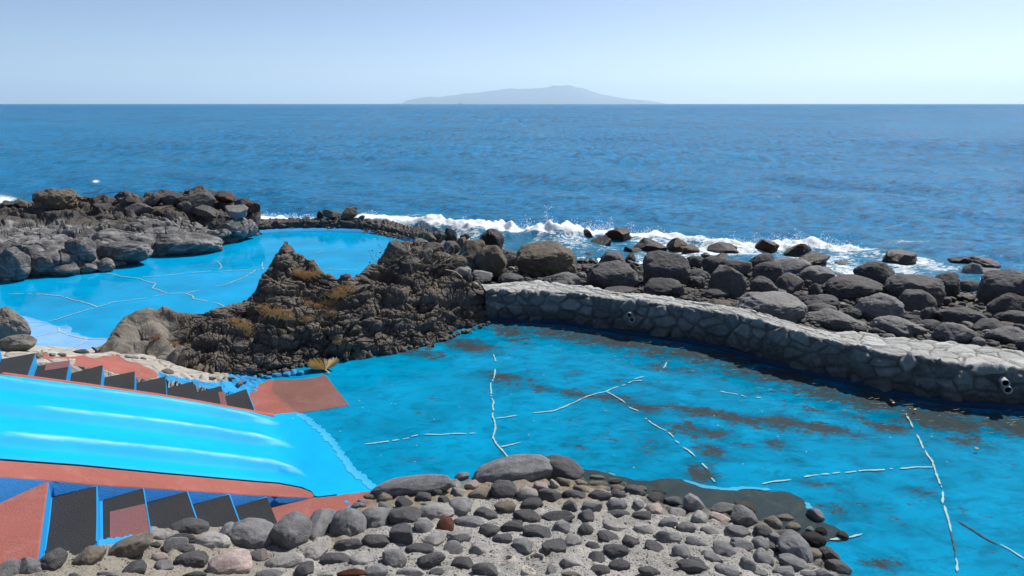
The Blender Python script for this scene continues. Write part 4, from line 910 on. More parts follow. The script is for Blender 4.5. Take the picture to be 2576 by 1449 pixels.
# ---- beach boulders; (tile c = right third, b = middle third) ----
for q in [(85,700,155,110,'d'),(250,722,215,130,'d'),(595,708,230,150,'d'),(400,745,250,135,'d'),(645,788,250,155,'d'),(1010,795,250,135,'m',.45),(320,862,300,240,'d',.5),(585,885,230,140,'d',.5),
 (800,865,250,150,'d',.5),(1285,890,480,190,'d',.15),(1000,907,110,95,'d'),(1450,787,310,160,'d',.6),(1745,925,440,215,'d',.3),(1985,880,225,175,'d',.25),(2160,875,140,90,'d',.3),(2420,905,460,270,'d',.35),
 (2175,775,160,120,'m',.6),(2310,780,230,90,'m',.6),(2455,1055,310,210,'d',.6),(2500,1125,260,125,'d',.4),(1485,1048,360,205,'m',.2),(1745,1005,300,170,'d',.25),(690,1045,570,235,'m',.5),(1060,1005,270,110,'d',.3),(1045,1045,230,85,'d',.3),
 (1150,1132,400,150,'m',.5),(1640,1190,370,150,'m',.35),(2110,1105,385,140,'d',.35),(2045,1235,295,150,'m',.35),(2310,1185,225,115,'d',.5),(2460,1255,330,140,'m',.4),(2560,1320,100,90,'d',.4),(1860,1090,125,100,'d'),(1275,1085,135,85,'d'),(1350,1010,105,80,'d'),
 (1860,1172,185,80,'d'),(1725,1120,135,60,'d'),(235,932,215,85,'d',.5),(105,850,145,95,'d',.4),(105,795,190,95,'d',.3),(320,1000,200,50,'b',.6),(740,915,100,45,'m',.4),(945,870,60,80,'d'),(940,975,140,60,'d',.5),(440,830,80,60,'d'),(560,800,150,60,'d'),
 (1330,1165,130,50,'m'),(1470,1150,90,45,'m'),(1215,1090,90,60,'d'),(1180,1110,70,40,'d'),(1560,1255,100,45,'m'),(1740,1280,60,35,'m'),(2230,1290,110,70,'m'),(1990,990,80,60,'d'),(2030,975,70,45,'n'),(2130,965,130,60,'w'),(2150,1170,90,50,'m'),(2290,1110,90,60,'d'),(2480,1180,170,60,'b'),(1880,1255,100,35,'m'),(1440,1250,80,35,'m'),(2540,1190,90,60,'d'),(1380,1080,60,40,'d'),(1500,925,60,60,'d'),(560,1005,90,40,'d'),(860,1000,80,40,'d'),
 (820,725,310,125,'m',.5),(2150,1060,70,40,'m'),(2440,1190,70,40,'m'),(1180,1015,60,40,'d'),(1950,1120,50,40,'d')]:
    B('c',*q)
for q in [(110,535,115,48,'n'),(60,612,165,72,'n'),(300,603,290,85,'w'),(615,582,225,85,'n'),(865,612,215,85,'w'),(965,682,295,105,'k'),(1635,690,285,125,'w',.8),(1270,608,200,28,'n'),(1235,714,180,45,'w'),(2210,705,370,105,'k',.6),(1830,778,160,50,'k'),(1400,702,180,38,'w'),(1180,648,90,20,'n'),(1315,668,110,28,'w'),
 (180,658,100,50,'w'),(290,655,140,42,'k'),(1195,792,120,32,'w'),(1030,640,80,25,'w'),(2540,730,90,18,'n')]:
    B('c',*q,wet=True) if len(q)>5 else B('c',*q,ang=.55,wet=True)
for q in [(1260,645,170,85,'d'),(1560,695,490,260,'b',.35),(1270,690,150,110,'d',.4),(1270,815,205,75,'d'),(2050,675,205,110,'d'),(2035,800,400,230,'d',.5),(2180,790,140,150,'d'),(2430,775,400,270,'d',.35),(2400,700,240,120,'d',.3),(2420,885,310,145,'d',.4),(1680,835,290,120,'m',.6),
 (1000,745,80,80,'d'),(2090,900,260,60,'d',.5),(2530,910,130,100,'d',.7),(2560,700,90,90,'d'),(1900,770,130,60,'d'),(1850,745,90,45,'d'),(1810,800,80,60,'m'),(2260,905,60,40,'m'),(1145,800,55,75,'d'),(1200,800,50,40,'l')]:
    B('b',*q)
for q in [(1130,558,195,175,'k',.2),(1840,525,135,95,'n',.7),(2090,520,220,115,'n',.7),(1970,575,190,95,'k',.6),(1830,552,125,55,'n'),(1870,655,165,50,'k'),(1885,685,68,38,'k'),(2195,625,145,85,'k'),(2185,678,95,65,'k'),(2335,592,290,95,'k',.5),(2400,640,330,75,'w'),(2540,585,170,90,'n'),(2030,620,110,40,'w'),(1810,690,100,30,'w'),(2200,705,100,40,'w'),(1235,500,60,35,'w'),(1610,530,160,22,'n'),(1100,420,1,1,'k') ][:-1]:
    B('b',*q,wet=True) if len(q)>5 else B('b',*q,ang=.6,wet=True)
# ---- angular blocks heaped where the outcrop meets the far wall ----
for q in [(820,487,105,120,'d',.9),(735,505,110,105,'d',.9),(650,515,150,110,'b',.9),(820,585,170,95,'d',.9),(915,545,120,90,'b',.8),(1030,565,125,80,'b',.6),(965,650,210,230,'b',.6),(1130,690,270,230,'b',.45),(930,500,80,50,'b',.7),(690,590,170,90,'d',.7),(740,650,210,90,'b',.6),(620,640,170,100,'d',.7),(870,700,160,110,'b',.6),(1050,800,180,90,'m',.7),(590,540,140,60,'m',.8),
  (420,610,190,150,'d',.8),(520,700,280,140,'d',.7),(890,770,190,100,'m',.7),(1010,860,60,40,'p',.7),(960,810,70,60,'d',.6)]:
    B('b',*q,keys=('out','ground','ring'),zone='heap',kb=.9,cat='rock',name='rock')
# ---- blocks on the grey shelf and at the ring wall (tile a = left third) ----
for q in [(420,222,385,185,'b',.12),(60,255,110,55,'d',.4),(175,255,140,75,'b',.4),(1300,215,180,120,'d',.8),(1500,240,260,150,'d',.8),(1150,230,170,110,'d',.8),(960,232,130,75,'d',.8),(1690,215,160,80,'n',.8),(1770,315,200,100,'m',.7),(1890,295,140,105,'n',.6),(1830,250,110,80,'d',.8),(780,272,130,65,'d',.8),
  (1050,300,230,110,'d',.8),(1220,300,200,80,'b',.8),(1740,445,190,140,'b',.7),(1700,527,240,60,'m',.5),(1430,285,210,110,'d',.9),(1560,310,190,90,'d',.9)]:
    B('a',*q,keys=('shelf','ring','ground'),zone='ridge',kb=.8,cat='rock',name='rock',sea=True)
for q in [(100,715,250,240,'m',.15),(935,612,440,160,'m',.12),(1390,565,540,180,'m',.10),(620,605,250,170,'m',.3),(495,742,220,90,'m',.35),(660,742,150,85,'m',.35),(790,725,150,85,'m',.35),(320,715,230,150,'m',.5)]:
    o=B('a',*q,keys=('shelf','floor','ufloor'),zone='shelf',kb=.62,cat='rock',name='rock',sea=False); o.data.materials[0]=M['shelf']
for q in [('b',55,325,140,95,'b',.7),('b',150,357,60,45,'d',.5),('b',85,288,80,32,'n',.6),('a',2415,335,60,55,'n',.5),('a',2500,335,150,75,'d',.7),('a',635,222,120,48,'n',.3)]:
    B(q[0],*q[1:6],ang=q[6],keys=('ring','ground'),zone='ridge',kb=.8,cat='rock',name='rock')
# rocks by the left frame edge and around the outcrop foot
o=B('a',80,1180,340,260,'b',.35,keys=('terrace',),zone='edge',kb=.7,cat='rock',name='rock',sea=False); o.data.materials[0]=M['smoothlava']
o=B('a',130,1310,300,130,'b',.4,keys=('terrace',),zone='edge',kb=.6,cat='rock',name='rock',sea=False); o.data.materials[0]=M['smoothlava']
for q in [(530,135,60,38,'m'),(610,138,100,45,'m'),(800,115,130,65,'d'),(390,150,70,60,'b'),(860,115,60,40,'m'),(1290,160,80,40,'m'),(1360,170,70,40,'m'),(1440,175,60,30,'m'),(1680,310,110,60,'b'),(2130,370,80,30,'b'),(2300,372,130,25,'b'),(2410,425,50,60,'b')]:
    cobble('d',*q,keys=('terrace',))
for tl,cx,cy,w,h in [('j',590,620,110,80),('j',700,615,120,80),('j',500,630,90,60),('j',640,680,130,80),('j',790,665,110,90),('j',890,645,90,110),('j',1000,650,120,90),('j',440,700,100,60),('j',510,710,90,50),('j',870,570,80,60),('j',1050,500,100,60),('j',1180,480,120,50),('j',1380,460,90,50),('j',1480,450,110,70),('j',1660,380,140,100),('j',1560,475,120,40),('j',110,770,150,80),('j',240,740,160,70)]:
    px,py=T(tl,[(cx,cy)])[0]; blue=not (tl=='j' and (cx,cy) in ((590,620),(700,615),(500,630)))
    o=cobble('o',px,py,w/6,h/6,'m' if not blue else 'l',keys=('terrace',),name='rock')
    if blue: o.data.materials[0]=M['roughblue']; STONES[-1][5]='blue'
# ---- cobbles set in the bank ----
SP_={}
for q in [('f',355,1025,345,390,'m',.2,'huge smooth egg-shaped grey stone, the largest at the corner of the lower steps'),('f',645,955,230,345,'m',.35,'tall narrow grey stone standing directly right of the huge egg-shaped stone'),('f',940,938,310,310,'m',.3,'big wrinkled grey stone with brownish folds at the edge of the red landing'),
 ('f',1215,895,310,245,'m',.4,'big flat-topped grey stone right of the wrinkled stone'),('f',1495,850,290,175,'d',.5,'dark pitted boot-shaped stone between the flat-topped stone and the pale fan-shaped stone'),('f',1800,808,330,175,'l',.2,'large pale grey fan-shaped stone with fine radial cracks'),('f',2050,765,215,180,'m',.3,'rounded grey stone behind the pale fan-shaped stone'),
 ('f',-20,1050,420,270,'m',.35,'big grooved grey stone left of the huge egg-shaped stone'),('f',1560,558,780,215,'m',.45,'long low grey slab lying where the slide rim meets the stone bank'),('f',2580,412,745,300,'m',.12,'big smooth rounded grey rock at the pool edge, the left one of the pair'),('g',495,395,410,250,'d',.2,'big smooth dark grey rock at the pool edge, the right one of the pair'),
 ('f',2490,590,235,170,'d',.4,'dark rounded stone tucked under the big smooth rock pair'),('f',1905,938,150,145,'r',.4,'small red-brown cobble in the middle of the stone bank'),('f',955,1425,260,90,'r',.5,'red-brown cobble cut off by the bottom edge of the picture'),
 ('e',2320,1290,400,235,'p',.3,'large flat pinkish stone lying in the mortar near the bottom edge'),('e',1310,1130,470,250,'b',.6,'long brown pitted rock leaning diagonally against the blue painted margin'),('e',1910,910,350,205,'d',.5,'dark pitted angular rock covering the foot of the middle black tread'),
 ('e',2120,1052,345,175,'l',.15,'smooth pale oval stone right below the dark pitted angular rock'),('h',205,1258,285,190,'m',.35,'big striped grey rock leaning diagonally at the right end of the bank'),('g',1830,738,230,170,'m',.7,'tall pointed grey stone on the pool edge'),('g',2345,872,300,190,'m',.7,'big angular grey stone leaning towards the wet rock bed'),('e',1610,995,180,105,'l',.4,'pale ribbed stone with a blue painted rim beside the lower steps'),
 ('e',525,1250,230,190,'d',.15,'dark egg-shaped stone against the blue margin near the left corner'),('e',910,1220,300,215,'b',.5,'brownish saddle-shaped stone right of the dark egg-shaped stone')]:
    roll={('e',1310):32,('e',525):35,('e',910):20,('h',205):-42,('g',1830):-42,('g',2345):-38,('e',1610):-15,('f',1560):9,('f',2580):8,('g',495):-12,('f',-20):-10,('f',645):-12}.get((q[0],q[1]),0)
    cobble(q[0],*q[1:6],ang=q[6],special=q[7],roll=roll,sink=.25)
CB={'f':[(150,1020,90,100,'m'),(2080,455,140,85,'m'),(2015,535,100,85,'l'),(2175,538,140,90,'p'),(2020,622,145,100,'m',-25),(1830,592,125,140,'d',-20),(1310,665,145,100,'b'),(1695,658,155,110,'d',-10),(1490,718,155,105,'d',-10),(1305,770,175,95,'m',-20),(1165,655,140,70,'b'),
 (1090,705,120,50,'m',-10),(1030,745,140,70,'m',10),(970,788,110,50,'m'),(1890,690,110,80,'d',-15),(1710,742,100,60,'m'),(2260,638,225,110,'b',10),(2380,612,45,45,'m'),(2130,925,275,150,'m'),(2310,837,210,130,'d',-8),(2510,762,195,115,'b'),(2350,1000,190,135,'d'),(2570,952,235,110,'d'),(2475,1085,185,115,'d',12),(2050,1060,245,120,'l',8),(1690,967,185,135,'m',-8),
 (1795,1087,190,130,'l',15),(1490,1045,250,180,'d',5),(1230,1110,295,165,'d',-5),(915,1155,265,150,'d',12),(1645,1182,250,115,'d'),(1985,1187,180,150,'m',-10),(2260,1180,180,120,'l',-18),(580,1227,235,170,'l',10),(280,1315,355,155,'l',10),(50,1250,125,120,'b'),(790,1290,280,130,'d'),(1055,1292,210,150,'l'),(1380,1280,235,200,'m',-5),(1760,1297,260,150,'d',10),(2080,1335,215,140,'d'),(500,1390,190,135,'d',20),(1225,1400,220,140,'m'),(1560,1415,260,100,'l'),(1815,1420,150,80,'d'),(2305,1392,235,145,'d'),(150,1435,260,90,'m'),(690,1435,130,50,'l')],
 'e':[(90,1345,200,190,'m'),(300,1315,225,185,'m'),(1215,1130,135,100,'m'),(1570,1080,110,60,'d'),(1750,1095,275,150,'m',12),(1810,1035,290,110,'d',10),(1865,1137,145,105,'d'),(2205,872,190,145,'l'),(2300,950,150,170,'m'),(1925,1242,310,170,'d',8),(1600,1205,155,90,'p'),(1655,1292,160,115,'m',-10),(1350,1345,200,160,'d',25),(2560,1195,130,110,'d'),(1080,1380,190,60,'m'),(740,1392,110,40,'d'),(1960,1385,210,60,'d')],
 'g':[(150,620,215,125,'l',-12),(395,642,250,130,'d',-5),(300,545,145,100,'p',-15),(430,527,120,60,'l',-30),(525,502,160,75,'b',-30),(640,642,245,95,'d',-8),(700,522,120,65,'b',-20),(705,592,180,70,'b',-30),(875,527,160,52,'b'),(860,465,140,62,'b',-8),(1040,500,130,52,'w'),(885,640,215,90,'d',5),(1060,627,150,95,'d',-10),(1080,572,160,70,'b',-12),(1295,577,115,70,'b',-10),(1235,612,190,125,'d',-15),(1490,612,145,60,'w',-15),(1450,662,180,95,'d',-8),(1630,705,185,110,'d',-18),
 (2120,782,300,110,'m',5),(2350,772,205,120,'w',-5),(205,745,200,130,'d'),(590,747,135,120,'d'),(810,757,190,120,'m'),(1050,737,180,110,'m',-5),(1265,747,110,95,'m'),(1435,787,160,120,'p',-5),(1650,815,165,110,'l',5),(1885,872,160,130,'l',-30),(2090,867,205,105,'p',-10),(150,860,260,140,'d',-10),(465,857,300,120,'d'),(750,847,155,140,'d',-15),(1060,832,220,90,'d'),(1310,852,175,115,'d'),(1570,917,165,105,'m',10),(1750,962,180,100,'m',5),(505,967,155,130,'m',-5),(745,990,150,145,'d',15),
 (1035,940,245,140,'l',-15),(1320,987,225,135,'l',-15),(1575,1057,235,120,'m',-10),(2000,1010,195,105,'m',-15),(2275,1002,220,105,'m',-15),(2520,1012,185,125,'d',-15),(265,1020,290,120,'d',-12),(960,1070,205,125,'d',-10),(1195,1105,165,105,'d',-25),(1430,1165,185,125,'d',-20),(605,1105,175,135,'l',12),(820,1157,150,100,'d',12),(1865,1120,205,105,'m',-10),(2130,1187,220,160,'m',-20),(2310,1142,230,120,'m',-20),(2500,1130,165,130,'m',-20),(100,1165,190,150,'m'),(410,1172,235,170,'d'),(1035,1202,240,140,'d',8),(855,1280,150,130,'d',15),(1700,1222,165,140,'m'),(2000,1270,225,125,'m',-20),(1855,1318,170,110,'d',-25),
 (1830,1370,330,130,'d',-22),(2380,1345,130,150,'m'),(2510,1270,160,145,'m',-10),(605,1312,210,155,'l',-8),(1085,1350,210,140,'d',-15),(880,1400,200,110,'d',-5),(2150,1402,230,115,'m',-12),(1380,1407,200,95,'d',-15),(390,1402,100,115,'m'),(600,1435,180,50,'b'),(2500,1425,130,70,'m')],
 'h':[(35,1065,110,120,'b',-30),(128,1028,125,52,'b'),(180,1092,95,62,'b'),(300,1112,62,52,'m'),(545,1157,72,62,'w'),(150,1155,125,80,'b'),(330,1195,155,110,'k'),(395,1132,75,65,'k'),(460,1322,165,120,'d',-35),(510,1392,205,125,'d',-25),(20,1240,85,80,'d'),(15,1345,65,80,'m'),(45,1170,85,70,'m'),(190,1355,210,100,'m',-20),(110,1412,145,80,'m'),(410,1432,120,60,'m'),(300,1437,110,45,'m'),(350,1290,110,90,'b')]}
for k,L_ in CB.items():
    for q in L_: cobble(k,*q[:5],roll=q[5] if len(q)>5 else 0)
o=cobble('h',360,1012,115,100,'m',roll=-40,name='rock',special='bare grey stone standing alone in the dark wet rock bed')
# shallow mortar rings left by lost stones
def ring(tile,cx,cy,w,h,inner,label):
    px,py=T(tile,[(cx,cy)])[0]; s=4; P=hit(px,py,('bank',)); d=proj(P)[2]; dep=math.atan2(H-P[2],P[1]); a=w/s/2*d/F; b=h/s/2*d/F/math.sin(dep)
    e=Vector(bvh('bank').find_nearest(Vector(P)-bank.location)[1]); bm=bmesh.new(); k=26
    prof=[(.0,.0),(.45,.006),(.66,.0),(.74,.026),(.88,.032),(1.02,.004),(1.06,-.02)]; r0=[]; 
    for f_,z in prof:
        r0.append([bm.verts.new((a*f_*math.cos(t_)*(1+.10*math.sin(3*t_+cx)),b*f_*math.sin(t_)*(1+.1*math.sin(2*t_+cy)),z+.004*math.sin(7*t_))) for t_ in [2*math.pi*j/k for j in range(k)]] if f_>0 else [bm.verts.new((0,0,0.004))]*k)
    for i in range(1,len(prof)):
        for j in range(k):
            q=[r0[i-1][j],r0[i-1][(j+1)%k],r0[i][(j+1)%k],r0[i][j]]; q=[x for n_,x in enumerate(q) if x not in q[:n_]]
            f=bm.faces.new(q); f.smooth=True; f.material_index=0 if i>2 else 1
    bm.normal_update(); qn=e.to_track_quat('Z','Y'); 
    me=bpy.data.meshes.new('mortar_ring'); bm.to_mesh(me); bm.free(); me.materials.append(M['white']); me.materials.append(inner)
    o=bpy.data.objects.new('mortar_ring',me); COL.objects.link(o); o.location=P; o.rotation_mode='QUATERNION'; o.rotation_quaternion=qn
    tag(o,label,'mortar ring','worn mortar rings where stones have broken off the bank')
M['pinkcore']=simple('pinkish_broken_stone',(.22,.17,.16))
ring('f',2510,1310,190,130,M['pinkcore'],'pale mortar ring round a broken pinkish stone, left of the other two rings')
ring('g',240,1290,180,95,M['bank'],'pale beige oval mortar ring with a hollow centre between two dark cobbles')
ring('g',160,1415,160,80,M['pinkcore'],'pale mortar ring cut by the bottom edge, lowest of the three rings')
# small pebbles between the boulders: uncountable
def pebbles(name,n,fn,lab,cat,matl,smin,smax,seed):
    V,Fc=ico(2); r=np.random.default_rng(seed); VV=[];FF=[];k=0
    Ps=fn(n,r)
    shp=[stone_shape(2,s,.5,.2)[0] for s in range(12)]
    for P in Ps:
        s=r.uniform(smin,smax)*r.uniform(.6,1); p=shp[r.integers(12)]*np.array([s,s*r.uniform(.6,1),s*r.uniform(.4,.7)])@rotm(r.uniform(0,6.3),'Z').T
        VV.append(p+P+[0,0,s*.2]); FF.append(Fc+k*len(V)); k+=1
    o=mesh_np(name,np.concatenate(VV),np.concatenate(FF),matl,None,True); o.color=(.085,.083,.08,1); tag(o,kind='stuff'); o['label']=lab; return o
def beachpts(n,r):
    px=r.uniform(1180,2640,n*2); t=r.random(n*2); 
    lo=np.interp(px,WB[:,0],WB[:,1]); hi=np.interp(px,[1180,1400,1800,2200,2600],[650,655,672,705,745]); py=hi+(lo-hi)*t**.9
    out=[]
    for a,b in zip(px,py):
        P=hit(a,b,('ground',)); 
        if P is not None and P[2]<.5: out.append(P)
        if len(out)>=n: break
    return out
pebbles('beach_pebbles',2600,beachpts,'grey pebbles filling the gaps between the beach boulders',None,M['boulder'],.04,.14,3)
def bankpts(n,r):
    out=[]
    while len(out)<n:
        a,b=r.uniform(100,2140),r.uniform(1200,1449); P=hit(a,b,('bank',))
        if P is not None and P[2]>.03 and P[1]>3: out.append(P-np.array([0,0,.008]))
    return out
grit=pebbles('mortar_grit',3800,bankpts,'fine grit and tiny pebbles sticking out of the mortar of the bank',None,M['cobble'],.006,.019,8)
for q in [(2640,760,110,60,'d'),(2700,800,150,80,'d'),(2640,815,90,50,'m'),(2780,770,120,70,'d'),(2860,810,140,80,'d'),(2740,850,110,60,'m'),(2660,855,90,45,'d'),(2930,790,120,60,'m'),(2840,865,130,60,'d'),(3000,840,150,90,'d')]: B('o',*q)
# medium stones lying between the boulders, each on its own
r_=np.random.default_rng(77); cnt=0
while cnt<60:
    px=r_.uniform(1250,2570); lo=np.interp(px,WB[:,0],WB[:,1]); hi=np.interp(px,[1180,1400,1800,2200,2600],[665,670,690,730,775]); py=r_.uniform(hi,lo-8)
    s=r_.uniform(14,30)*(.6+.6*(py-hi)/(lo-hi)); B('o',px,py,s,s*r_.uniform(.5,.75),r_.choice(['m','m','d','l']),.4); cnt+=1
def footpts(n,r):
    out=[]
    while len(out)<n:
        t=r.random(); x=np.interp(t,[0,1],[620,1250]); y=np.interp(x,bxx,[b[1] for b in bz_]); P=PZ(x+r.normal()*4,y+r.normal()*3-2,0.02); out.append(P)
    return out
o=pebbles('rubble',140,footpts,'small broken lava rubble along the foot of the outcrop',None,M['outcrop'],.03,.08,5)
# ---------- labels ----------
SHAPE=lambda w,h:'long' if w>h*2.1 else('oval' if w>h*1.35 else('tall' if h>w*1.12 else 'round'))
def finish(zone,marks,noun,group,own=True):
    it=[s for s in STONES if s[6]==zone]; rank={}
    for s in it:
        if s[7]: s[0]['label']=s[7]; s[0]['group']=group; continue
    rest=[s for s in it if not s[7]]
    info=[]
    for s in rest:
        best=None
        for nm,mx,my in marks:
            dx,dy=s[1]-mx,(s[2]-my)*1.4; d=math.hypot(dx,dy)
            if best is None or d<best[0]: best=(d,nm,dx,dy)
        d,nm,dx,dy=best; 
        a=math.degrees(math.atan2(dy,dx))%360
        dr=['right of','below right of','below','below left of','left of','above left of','above','above right of'][int(((a+22.5)%360)//45)]
        info.append((nm,dr,d,s))
    info.sort(key=lambda t:(t[0],t[1],t[2]))
    used={}
    for nm,dr,d,s in info:
        sz='big' if s[3]>75 else('small' if s[3]<32 else '')
        sh=SHAPE(s[3],s[4]); base=' '.join(x for x in (sz,'blue-painted' if s[5]=='blue' else WORD[s[5]],sh,noun) if x)
        k=(nm,dr,base); n=used.get(k,0); used[k]=n+1; s.append((k,n))
    tot=used
    for nm,dr,d,s in info:
        k,n=s[-1]; o_=['nearest','second nearest','third nearest','fourth nearest','fifth nearest','sixth nearest','seventh nearest','eighth nearest','ninth nearest','tenth nearest','farthest']
        extra='' if tot[k]==1 else ', '+(o_[min(n,10)] if n<tot[k]-1 else 'farthest one')
        lab=f"{k[2]} {dr} {nm}{extra}"
        s[0]['label']=lab; s[0]['group']=group
finish('bank',[('the red-brown cobble',1120,1321),('the pinkish slab',580,1423),('the egg-shaped stone',733,1343),('the fan-shaped stone',1094,1288),('the smooth rock pair',1330,1195),('the pale mortar ring',1348,1410),('the pointed edge stone',1745,1270),('the striped rock',2002,1383),('the dark wet bed',1700,1225),('the red patch',690,945),('the slide foot',560,900),('the leaning angular stone',1874,1305),('the corner of the black treads',130,1410),('the faded red square',330,1330)],'cobble','cobbles set in the mortar bank and its edges')
finish('beach',[('the huge wrinkled boulder',1378,661),('the upper pipe pair',1587,797),('the pointed wet rock',2262,659),('the flat-topped wet rock',2454,664),('the long humped boulder',2145,726),('the pitted slab boulder by the wall',1947,778),('the pale round boulder',2212,778),('the pointed tall boulder',1824,716),('the huge right-edge boulder',2520,731),('the rusty surf rocks',1555,602),('the glossy round boulder',1235,615),('the square dark boulder',1537,696),('the wall end at the frame edge',2540,880)],'boulder','boulders on the beach between wall and sea')
finish('heap',[('the bare bush',1060,650),('the glossy round boulder',1235,615),('the wall end',1230,725),('the far cobble wall end',1060,590)],'angular rock','angular rocks heaped at the outcrop end')
finish('ridge',[('the domed boulder on the ridge',140,503),('the ridge tip',640,520),('the ridge middle',400,500),('the ring wall start',600,600),('the rock pile on the ring wall',850,540)],'rock','rocks on the black ridge left of the pool')
finish('shelf',[('the left frame edge',0,660),('the long pool-side slab',310,633),('the second pool-side slab',463,617),('the small low slabs',190,676)],'smooth rock','smooth grey rocks along the upper pool')
finish('edge',[('the upper pool corner',60,850)],'smooth rock','rocks at the left frame edge')
# ================= sea =================
hfov=math.radians(62)
rows=[]; yy=np.arange(0,1); 
# rows follow equal steps of sight angle up to 300 m, then grow geometrically out to 13 km
d=15.0; R=[]
while d<320: R.append(d); d+=max(.05,.55*d*d/(683*5.5))
while d<52000: R.append(d); d*=1.035
R=np.array(R); A=np.linspace(-hfov,hfov,1250)
Rg,Ag=np.meshgrid(R,A,indexing='ij'); X=Rg*np.sin(Ag); Y=Rg*np.cos(Ag)
r=np.random.default_rng(5); Z=np.zeros_like(X)
wd=math.radians(248)
for i in range(64):
    lam=.9*(1.085**i)*r.uniform(.9,1.1) if i<46 else r.uniform(6,38)
    th=wd+r.normal()*(.75 if lam<6 else .35); k=2*math.pi/lam; amp=.0080*lam**.72*r.uniform(.5,1.2) if lam<8 else .0075*lam**.55
    ph=k*(X*math.cos(th)+Y*math.sin(th))+r.uniform(0,6.28)+.8*vnoise(np.stack([X/(lam*5),Y/(lam*5),X*0+i],-1),i)
    fade=sstep(1.2,3.2,lam/(Rg*Rg/(683*5.5)+1e-6))
    s=np.sin(ph); Z+=amp*fade*(s+.28*np.cos(2*ph))
px,py,dd=proj(np.stack([X,Y,np.full_like(X,SEA)],-1))
# ---- surf: breaker line read from the photograph, foam amount in [0,1]
bx=np.array([-400,0,250,600,650,700,790,880,910,1000,1080,1150,1250,1350,1450,1550,1650,1750,1850,1950,2030,2100,2200,2300,2450,2700.]); byy=np.array([500,505,525,545,552,556,556,552,552,556,575,592,602,608,606,602,600,610,620,622,622,630,640,650,690,730.])
bh=np.array([.05,.05,.1,.05,.3,.35,.2,.1,.35,.2,.42,.60,.72,.70,.50,.42,.35,.22,.28,.40,.48,.35,.16,.1,.05,.0])
yb=np.interp(px,bx,byy); hb=np.interp(px,bx,bh)
P3=np.stack([X,Y,X*0],-1); jag=fbm(P3*.55,4,3); jag2=fbm(P3*2.2,4,13)
up=(yb+jag*5-py)
ridge=np.exp(-(np.where(up>0,up/7,up/12))**2)
Z+=.78*hb*ridge*(.75+.5*jag+.35*jag2)*(py>380)
g=lambda c,w:np.exp(-((py-c)/w)**2)
foam=np.zeros_like(X)
fs=np.interp(px,[-400,0,60,110,250,640,700,790,880,910,1080,1200,1500,1600,1700,1800,1900,2000,2180,2220,2600],[.45,.5,.3,.15,.3,.9,.95,.5,.4,.8,.95,1,.97,.8,.7,.55,.75,.9,.75,.35,.25])
foam=np.maximum(foam,fs*np.clip(ridge*1.25,0,1))
shy=np.interp(px,[-400,0,300,640,900,1060,1200,1400,1800,2200,2576,3200],[520,540,560,575,570,590,645,662,680,715,752,810])
wash=sstep(-5,10,py-yb)*sstep(30,-8,py-shy-8)
foam=np.maximum(foam,wash*np.interp(px,[-400,0,700,1100,1300,1600,2000,2300,2600],[.5,.5,.6,.46,.42,.46,.52,.48,.42])+wash*.14*jag)
back=sstep(34,4,yb-py)*sstep(-2,6,yb-py); foam=np.maximum(foam,back*.36*(1+.8*jag)*np.interp(px,[0,600,1000,1700,2300,2600],[.6,.6,1,.9,.8,.5]))
for x,y,rx,ry,s in ((243,467,15,2.6,.72),(10,490,50,10,.7),(60,500,40,6,.6),(300,505,60,8,.6),(230,512,60,8,.65),(1100,541,45,6,.6),(1010,547,110,8,.55),(2290,608,120,9,.5),(1250,640,60,14,.55),(2350,690,160,18,.55),(2150,690,120,18,.6),(1700,645,120,14,.55)):
    foam=np.maximum(foam,s*np.exp(-((px-x)/rx)**2-((py-y)/ry)**2))
Z+=.0
foam=np.where(py<420,0,foam)
# calm the waves where they reach the shore
Z*=np.where(py>shy-6,.35,1.)
Z+=foam*.05*jag2
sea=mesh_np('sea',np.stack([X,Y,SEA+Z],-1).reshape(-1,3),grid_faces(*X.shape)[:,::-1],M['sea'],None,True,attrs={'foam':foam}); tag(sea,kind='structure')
n_=sea.data.polygons[0].normal.z
if n_<0: sea.data.flip_normals()
# ---- spray thrown up by the breaker: uncountable droplets and torn foam
V1,F1_=ico(1); VV=[];FF=[];k=0; r=np.random.default_rng(11)
def blob(P,s):
    global k
    VV.append(V1*s*r.uniform(.6,1.2,3)+P); FF.append(F1_+12*k); k+=1
for _ in range(7000):
    x=r.uniform(1090,1560) if r.random()<.55 else (r.uniform(1780,2190) if r.random()<.45 else r.choice([r.uniform(650,790),r.uniform(910,1100),r.uniform(1560,1800)]))
    h=np.interp(x,bx,bh); y0=np.interp(x,bx,byy); P=PZ(x,y0+r.normal()*3,SEA); 
    pl=.55+.9*max(0,vnoise(np.array([x/26.,3.,0.]),4))**1.2*2.
    P[2]+=.8*h*(.55+abs(r.normal())*.42*pl)+r.normal()*.03; P[1]+=r.normal()*.25; blob(P,r.uniform(.006,.022))
spray=mesh_np('sea_spray',np.concatenate(VV),np.concatenate(FF),M['foam'],None,True); tag(spray,kind='stuff'); spray['label']='white droplets of spray thrown up along the breaking wave'
